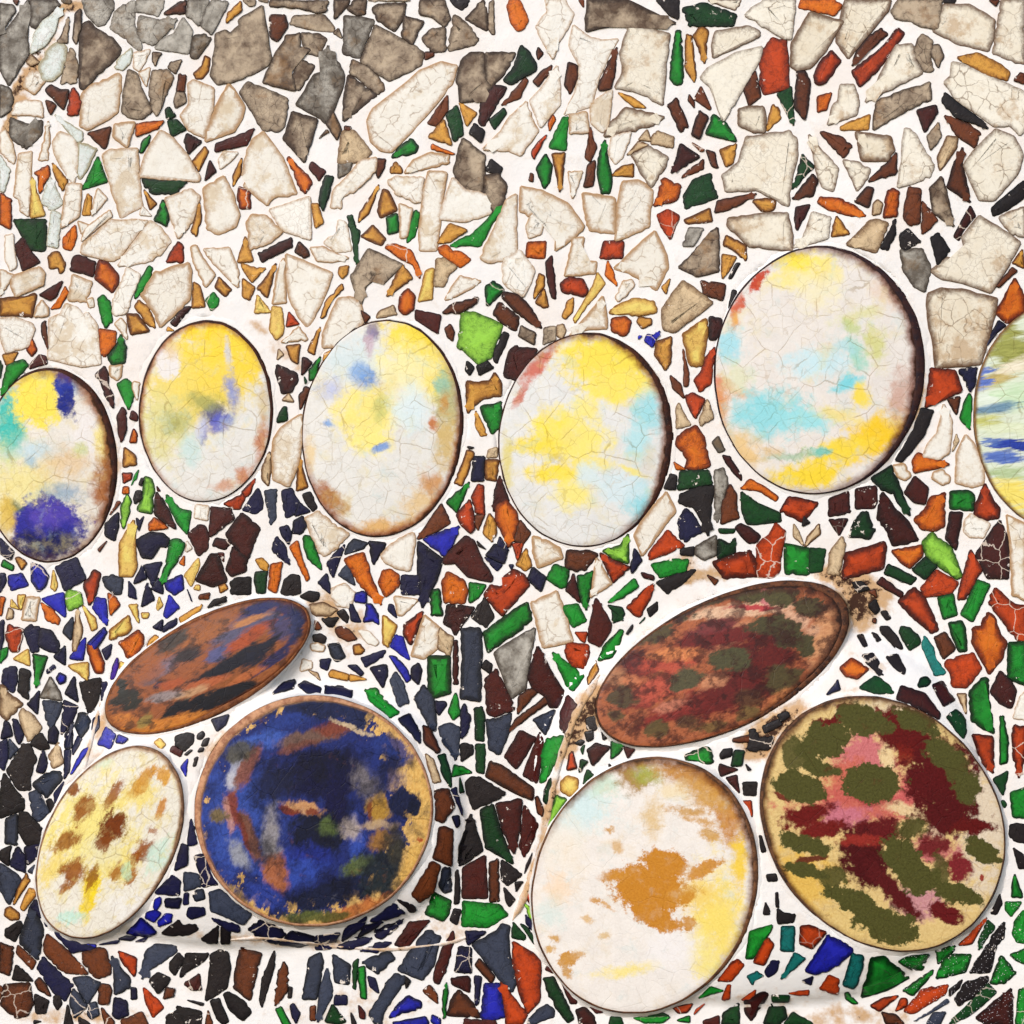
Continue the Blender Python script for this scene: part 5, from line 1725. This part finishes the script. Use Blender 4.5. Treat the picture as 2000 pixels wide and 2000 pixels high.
make_plate('flower', 'plate', 'cream oval plate with a brown speckled flower on yellow rays', LEFTB, (241, 235, 219), [
 (175, 1625, 96, 78, 60, (243, 226, 132), .8, .95), (279, 1549, 40, 28, 40, (242, 220, 126), .8, .9), (176, 1744, 15, 46, -12, (246, 216, 44), .5, 1), (231, 1690, 36, 32, 0, (242, 222, 120), .8, .9), (110, 1680, 20, 60, -30, (240, 214, 110), .8, .8), (200, 1660, 30, 30, 0, (232, 226, 190), .8, .7),
 (222, 1616, 25, 34, -32, (116, 54, 16), .35, 1), (205, 1648, 14, 16, -30, (130, 66, 20), .5, .9), (144, 1706, 30, 22, 40, (150, 82, 22), .5, .95), (131, 1644, 28, 14, 35, (150, 86, 26), .5, .9), (166, 1579, 15, 30, -35, (150, 84, 26), .5, .95), (144, 1543, 13, 13, 0, (136, 72, 26), .5, .95),
 (227, 1546, 9, 30, -38, (152, 84, 28), .5, .9), (283, 1523, 34, 14, 48, (206, 142, 44), .6, .9), (318, 1512, 13, 20, 0, (216, 152, 44), .5, .9), (318, 1576, 8, 26, -14, (202, 132, 42), .5, .9), (282, 1662, 16, 26, -25, (150, 80, 24), .5, .95), (265, 1675, 12, 14, 0, (150, 80, 24), .5, .9), (257, 1712, 7, 20, -20, (166, 98, 32), .5, .9), (227, 1705, 12, 16, -30, (166, 100, 30), .6, .9),
 (179, 1716, 7, 26, -14, (150, 92, 26), .5, .9), (125, 1735, 14, 9, 30, (160, 96, 40), .6, .8), (300, 1620, 9, 9, 0, (160, 92, 40), .6, .8), (105, 1660, 10, 8, 0, (160, 96, 40), .6, .7), (312, 1672, 18, 36, -38, (208, 233, 216), .7, .9), (136, 1792, 26, 11, 12, (198, 233, 217), .7, .9), (249, 1700, 8, 13, 0, (198, 226, 184), .7, .8), (190, 1492, 22, 10, 10, (216, 232, 214), .8, .7), (255, 1775, 40, 30, 0, (244, 240, 232), .7, .9)],
 (178, 130, 82), .05, 20, .006, (3, 6, 10), ((158, 118, 86), (92, 62, 46)), grain=.45, warp=(30, 11, 6, 9), mottle=.35, craze=((150, 110, 70), .35), washes=(((240, 220, 140), 30, .5, .66, .6), ((170, 104, 40), 15, .60, .70, .6)), fray=3.0, streak=(58, 2.2), grit=.2)

make_plate('deep_blue', 'plate', 'round deep blue plate with rust brown swirls and a bare tan margin', LEFTB, (226, 180, 106), [
 (592, 1576, 212, 205, 0, (33, 44, 104), .045, 1), (823, 1560, 26, 110, 4, (227, 180, 100), .12, 1), (783, 1440, 22, 62, 38, (226, 178, 108), .15, 1), (470, 1762, 56, 20, -38, (224, 180, 104), .15, 1), (800, 1700, 22, 64, -24, (226, 178, 94), .2, 1),
 (430, 1660, 40, 70, 20, (34, 48, 118), .6, .9), (470, 1600, 70, 100, 0, (56, 82, 166), .8, .85), (457, 1523, 12, 24, -10, (196, 194, 200), .7, .9), (470, 1495, 14, 12, 0, (180, 180, 190), .8, .7), (531, 1640, 17, 66, 0, (158, 150, 142), .7, .8), (470, 1668, 14, 30, 30, (160, 160, 160), .8, .8),
 (644, 1512, 88, 50, 6, (18, 20, 56), .3, 1), (657, 1570, 24, 44, 0, (20, 20, 60), .4, 1), (540, 1530, 44, 30, 30, (24, 28, 54), .5, .9), (618, 1634, 50, 54, 0, (20, 25, 48), .22, 1), (638, 1616, 17, 15, 0, (88, 104, 54), .7, .9), (600, 1676, 44, 24, 0, (38, 54, 156), .8, .7), (570, 1700, 60, 26, 0, (52, 78, 170), .7, .8), (700, 1650, 16, 50, 10, (54, 80, 172), .7, .85),
 (518, 1447, 52, 18, 15, (64, 94, 178), .6, .9), (560, 1410, 40, 16, 10, (40, 60, 130), .7, .8), (484, 1500, 14, 50, -32, (134, 80, 64), .45, .95), (457, 1572, 12, 38, 8, (132, 62, 42), .45, .95), (447, 1590, 7, 36, 8, (196, 140, 124), .6, .8), (490, 1630, 14, 52, 22, (120, 76, 50), .45, .95), (540, 1702, 22, 38, 14, (168, 98, 54), .45, .95), (476, 1620, 6, 44, 20, (110, 44, 30), .6, .8),
 (431, 1592, 17, 14, 0, (126, 106, 54), .5, .9), (470, 1470, 28, 18, 30, (86, 82, 66), .5, .9), (610, 1440, 70, 15, 10, (112, 84, 70), .5, .95), (649, 1427, 30, 14, 0, (128, 62, 46), .5, .9), (585, 1458, 40, 8, 15, (120, 70, 56), .6, .8), (640, 1384, 100, 20, -4, (30, 38, 74), .25, 1), (694, 1404, 26, 18, -30, (32, 40, 76), .25, 1), (690, 1425, 40, 5, -20, (216, 190, 150), .6, .8),
 (594, 1577, 38, 11, -12, (200, 146, 96), .5, .95), (566, 1580, 20, 7, -20, (128, 52, 32), .5, .95), (612, 1586, 12, 5, 0, (120, 50, 34), .5, .9), (738, 1579, 23, 28, 0, (172, 130, 54), .35, 1), (722, 1585, 5, 20, 0, (120, 60, 30), .5, .9), (775, 1520, 18, 28, 10, (216, 174, 112), .45, .95), (785, 1566, 28, 27, 0, (24, 30, 62), .25, 1), (806, 1580, 12, 12, 0, (22, 28, 54), .3, 1),
 (714, 1524, 26, 34, 20, (120, 112, 116), .7, .85), (686, 1618, 18, 20, 0, (176, 160, 146), .7, .85), (736, 1612, 34, 8, 0, (190, 160, 124), .7, .8), (744, 1644, 26, 20, 30, (154, 108, 52), .45, .95), (698, 1690, 36, 17, 35, (90, 102, 54), .5, .95), (660, 1740, 110, 26, 14, (22, 28, 52), .45, .95), (748, 1700, 34, 58, -28, (34, 42, 46), .45, .95), (770, 1650, 22, 34, 10, (60, 56, 46), .6, .85), (740, 1500, 50, 22, -40, (36, 50, 116), .6, .8), (765, 1470, 40, 26, -40, (38, 54, 120), .35, .9),
 (692, 1778, 64, 14, 22, (192, 112, 56), .6, .95), (601, 1790, 48, 11, 4, (86, 92, 44), .5, .95), (650, 1789, 30, 8, 4, (90, 84, 40), .6, .9), (520, 1748, 50, 20, -20, (42, 60, 140), .5, .9), (818, 1640, 5, 4, 0, (190, 84, 40), .5, .9)],
 (198, 142, 86), .022, 150, .0, (5, 15, 140), ((206, 154, 116), (150, 100, 74)), grain=.5, warp=(38, 10, 6, 6), craze=((110, 90, 70), .4), rough=.42, washes=(((20, 22, 42), 60, .46, .66, .75), ((150, 92, 62), 44, .60, .76, .55), ((176, 170, 176), 40, .62, .80, .5), ((22, 22, 34), 24, .52, .72, .5)), fray=1.7, streak=(68, 1.6))

make_plate('red_oval', 'plate', 'oval plate mottled dark red, orange and olive, tilted on top of the right bulge', RIGHTB, (168, 94, 58), [
 (1609, 1245, 30, 62, -20, (200, 142, 98), .6, .95), (1449, 1193, 110, 12, 6, (220, 180, 146), .6, .95), (1560, 1215, 34, 20, -30, (214, 168, 136), .7, .85), (1420, 1240, 60, 26, 20, (212, 150, 112), .7, .8),
 (1481, 1290, 90, 66, 20, (92, 27, 23), .45, 1), (1385, 1250, 80, 22, 14, (104, 32, 29), .45, 1), (1260, 1299, 50, 28, 0, (88, 28, 26), .4, 1), (1369, 1375, 120, 26, 14, (106, 30, 26), .5, 1), (1440, 1345, 76, 36, 20, (96, 29, 26), .5, 1), (1240, 1366, 44, 20, 10, (112, 37, 32), .5, .95), (1300, 1395, 60, 16, 20, (130, 42, 34), .6, .9),
 (1305, 1297, 54, 24, 10, (178, 74, 54), .6, .9), (1285, 1344, 66, 22, 14, (184, 80, 60), .6, .95), (1310, 1375, 30, 10, 20, (200, 124, 96), .7, .8), (1401, 1222, 48, 13, 14, (114, 48, 48), .5, .95), (1317, 1278, 50, 12, 4, (208, 126, 74), .5, .95), (1230, 1330, 24, 10, 0, (200, 120, 80), .6, .8), (1497, 1165, 11, 20, 0, (208, 124, 122), .5, .95), (1470, 1188, 46, 5, 0, (176, 50, 56), .5, .95), (1390, 1330, 26, 12, 20, (206, 140, 100), .7, .8),
 (1391, 1169, 36, 16, 8, (74, 66, 40), .22, 1), (1455, 1161, 34, 20, 0, (76, 70, 40), .2, 1), (1529, 1167, 30, 19, 0, (76, 70, 40), .2, 1), (1581, 1187, 32, 22, 0, (72, 62, 38), .2, 1), (1330, 1193, 46, 20, 15, (66, 58, 36), .25, 1), (1279, 1241, 36, 19, 10, (72, 66, 40), .3, .95), (1507, 1222, 48, 20, 0, (70, 64, 38), .22, 1), (1543, 1242, 30, 28, 0, (68, 62, 37), .22, 1), (1571, 1262, 19, 22, 0, (70, 64, 38), .22, 1),
 (1427, 1289, 40, 24, 0, (74, 70, 44), .25, 1), (1337, 1325, 38, 20, 25, (80, 74, 50), .25, 1), (1526, 1325, 38, 28, 10, (74, 66, 38), .3, .95), (1462, 1366, 28, 18, 0, (84, 56, 36), .4, .9), (1218, 1360, 30, 22, 0, (72, 62, 40), .35, .95), (1285, 1421, 30, 15, 8, (86, 72, 40), .3, .95), (1202, 1396, 18, 13, 0, (86, 74, 46), .4, .9), (1459, 1389, 28, 12, 20, (104, 84, 46), .4, .9), (1391, 1414, 30, 9, 14, (100, 82, 44), .5, .85), (1340, 1410, 24, 12, 10, (84, 62, 38), .5, .85),
 (1200, 1320, 14, 24, -30, (170, 120, 84), .7, .7), (1530, 1360, 40, 12, 30, (196, 124, 72), .6, .85)],
 (96, 54, 34), .10, 25, .02, (4, 15, 25), ((110, 66, 40), (40, 26, 22)), dome=6, streak=(26, 2.2), warp=(34, 9, 7, 6), grain=.42, craze=((236, 208, 170), .0), rough=.42, washes=(((62, 22, 19), 34, .46, .60, .8), ((214, 150, 112), 24, .62, .74, .5)), fray=2.2)

make_plate('ochre', 'plate', 'white plate with a large ochre blotch at its centre and ochre upper right', RIGHTB, (245, 238, 230), [
 (1128, 1580, 70, 46, 25, (213, 234, 234), .6, .95), (1176, 1530, 26, 26, 0, (205, 226, 206), .7, .9), (1100, 1660, 40, 50, 0, (242, 232, 216), .8, .8), (1094, 1735, 22, 26, 10, (246, 218, 186), .8, .8), (1075, 1790, 24, 24, 0, (216, 232, 226), .8, .7),
 (1242, 1514, 34, 30, 0, (168, 124, 54), .45, .95), (1264, 1514, 28, 18, 0, (166, 170, 76), .6, .9), (1356, 1521, 84, 24, -18, (194, 134, 54), .5, .95), (1320, 1545, 30, 16, 0, (240, 222, 184), .6, .9), (1413, 1580, 26, 74, 18, (198, 130, 46), .5, .95), (1342, 1584, 36, 8, -8, (202, 148, 62), .5, .9), (1384, 1556, 50, 20, -20, (208, 156, 76), .6, .9), (1373, 1602, 36, 6, -10, (208, 152, 66), .6, .85),
 (1273, 1598, 16, 34, 0, (222, 186, 120), .8, .8), (1384, 1627, 19, 12, -10, (206, 152, 62), .5, .9), (1399, 1795, 48, 96, 0, (250, 224, 106), .6, .95), (1440, 1680, 15, 44, 0, (246, 208, 68), .6, .95), (1345, 1745, 50, 26, 0, (244, 210, 110), .7, .9), (1228, 1894, 56, 10, 12, (250, 231, 140), .7, .9), (1375, 1866, 26, 46, 20, (249, 232, 140), .7, .9), (1310, 1850, 44, 40, 0, (246, 241, 238), .5, .95),
 (1268, 1735, 76, 44, -12, (202, 134, 44), .2, 1), (1297, 1686, 46, 28, -10, (202, 134, 44), .25, 1), (1370, 1696, 42, 14, 30, (206, 140, 48), .3, .95), (1278, 1788, 54, 24, -25, (202, 134, 44), .25, 1), (1344, 1803, 18, 15, -30, (204, 140, 50), .3, .95), (1205, 1712, 30, 11, 0, (206, 142, 56), .4, .9), (1330, 1745, 30, 14, 10, (206, 142, 50), .4, .9),
 (1168, 1760, 13, 5, -20, (208, 148, 64), .4, .9), (1188, 1770, 16, 4, -35, (212, 156, 76), .6, .8), (1148, 1795, 12, 5, -15, (222, 178, 112), .6, .8), (1114, 1878, 24, 13, 22, (204, 142, 44), .3, .95), (1112, 1900, 8, 12, 10, (206, 146, 52), .4, .9), (1085, 1837, 9, 6, 0, (208, 156, 76), .5, .9), (1074, 1857, 10, 5, 0, (214, 164, 84), .5, .9), (1191, 1622, 7, 4, 0, (206, 154, 84), .5, .9), (1208, 1655, 10, 13, 30, (214, 166, 92), .6, .8), (1182, 1831, 12, 6, 10, (220, 182, 120), .6, .8)],
 (136, 82, 42), .07, 55, .016, (3, 9, 0), ((130, 86, 54), (70, 44, 32)), grain=.28, warp=(40, 11, 7, 10), craze=((170, 150, 110), .12), washes=(((240, 222, 190), 50, .5, .7, .5), ((214, 230, 230), 46, .54, .72, .4)), spread=.2, fray=2.4, grit=.25)

OL = (80, 78, 36); RD = (96, 20, 19)
make_plate('red_olive', 'plate', 'round plate with olive leaves and dark red and pink petals on a yellow ground', RIGHTB, (230, 198, 132), [
 (1924, 1600, 50, 150, 0, (228, 210, 184), .7, .95), (1740, 1390, 90, 26, 0, (226, 204, 166), .7, .9), (1561, 1722, 70, 66, 0, (230, 186, 88), .7, .95), (1690, 1800, 100, 40, -10, (228, 196, 124), .7, .8),
 (1686, 1485, 66, 66, 0, (208, 112, 118), .6, .95), (1650, 1530, 50, 46, 20, (208, 106, 84), .6, .9), (1663, 1575, 120, 44, 0, (202, 98, 88), .55, .95), (1773, 1554, 40, 52, 0, (208, 96, 96), .6, .95), (1640, 1598, 60, 24, 0, (204, 118, 134), .6, .9), (1793, 1755, 46, 44, 0, (202, 140, 146), .6, .95), (1820, 1660, 50, 30, 0, (190, 90, 100), .6, .9),
 (1732, 1478, 13, 30, 0, (238, 210, 156), .4, .95), (1634, 1628, 34, 10, 0, (238, 202, 134), .4, .95), (1590, 1598, 20, 6, 10, (238, 196, 110), .5, .9), (1779, 1585, 54, 13, -14, (234, 204, 154), .5, .95), (1828, 1620, 18, 24, 20, (230, 196, 166), .5, .9),
 (1750, 1425, 46, 40, -25, RD, .35, 1), (1785, 1450, 40, 40, 0, RD, .35, 1), (1770, 1480, 22, 20, 0, (130, 34, 22), .5, .9), (1837, 1520, 76, 74, 0, (88, 18, 20), .3, 1), (1851, 1590, 60, 46, 0, (84, 18, 20), .35, 1), (1900, 1617, 44, 15, 0, RD, .3, 1), (1622, 1410, 40, 10, 10, (102, 22, 20), .35, 1), (1576, 1589, 50, 20, 14, (106, 24, 22), .35, 1), (1605, 1618, 54, 17, 10, (114, 28, 24), .4, 1),
 (1715, 1624, 70, 26, 0, (98, 24, 26), .4, 1), (1690, 1680, 66, 44, -50, (76, 16, 19), .3, 1), (1742, 1735, 76, 18, -48, (88, 22, 24), .4, 1), (1680, 1640, 40, 10, 0, (160, 50, 40), .6, .8), (1848, 1783, 36, 18, -20, (102, 24, 26), .3, 1), (1871, 1696, 28, 26, 0, (126, 38, 42), .35, 1), (1822, 1653, 40, 17, 10, (106, 26, 29), .4, .95), (1582, 1676, 36, 8, 10, (92, 23, 21), .35, .95), (1526, 1553, 18, 7, -25, (110, 28, 24), .4, .95), (1650, 1383, 20, 8, 10, (104, 24, 22), .4, .95), (1713, 1392, 6, 16, 30, (110, 28, 24), .35, .95), (1920, 1716, 4, 5, 0, (150, 40, 30), .3, .95), (1700, 1560, 40, 14, 0, (160, 60, 60), .6, .8),
 (1610, 1445, 62, 34, 18, OL, .14, 1), (1556, 1470, 36, 34, 0, OL, .25, .95), (1561, 1536, 54, 30, -20, OL, .12, 1), (1703, 1530, 60, 38, 0, OL, .1, 1), (1680, 1405, 44, 30, -20, OL, .16, 1), (1725, 1420, 24, 16, 0, OL, .25, .95), (1790, 1412, 50, 20, -28, OL, .14, 1), (1599, 1500, 38, 15, -10, OL, .2, 1), (1842, 1476, 42, 24, -30, OL, .2, 1), (1870, 1500, 24, 26, 0, OL, .25, .95), (1889, 1540, 26, 30, 0, OL, .2, 1),
 (1570, 1645, 56, 18, -14, OL, .14, 1), (1570, 1697, 48, 13, -12, OL, .14, 1), (1622, 1710, 30, 20, 0, OL, .22, .95), (1768, 1680, 34, 56, 38, OL, .1, 1), (1795, 1715, 40, 34, 0, OL, .14, 1), (1779, 1617, 34, 20, 10, OL, .25, .95), (1924, 1667, 46, 20, -30, OL, .12, 1), (1871, 1746, 56, 20, -22, OL, .14, 1), (1677, 1765, 70, 24, -28, OL, .12, 1), (1735, 1806, 64, 32, -14, OL, .12, 1), (1840, 1700, 16, 34, 10, OL, .3, .9)],
 (120, 74, 40), .05, 150, .012, (3, 7, 170), ((110, 72, 46), (50, 34, 28)), grain=.42, warp=(34, 10, 7, 7), craze=((170, 130, 90), .3), rough=.42, washes=(((110, 30, 26), 34, .60, .70, .45), ((236, 196, 150), 22, .66, .78, .4)), fray=2.2)
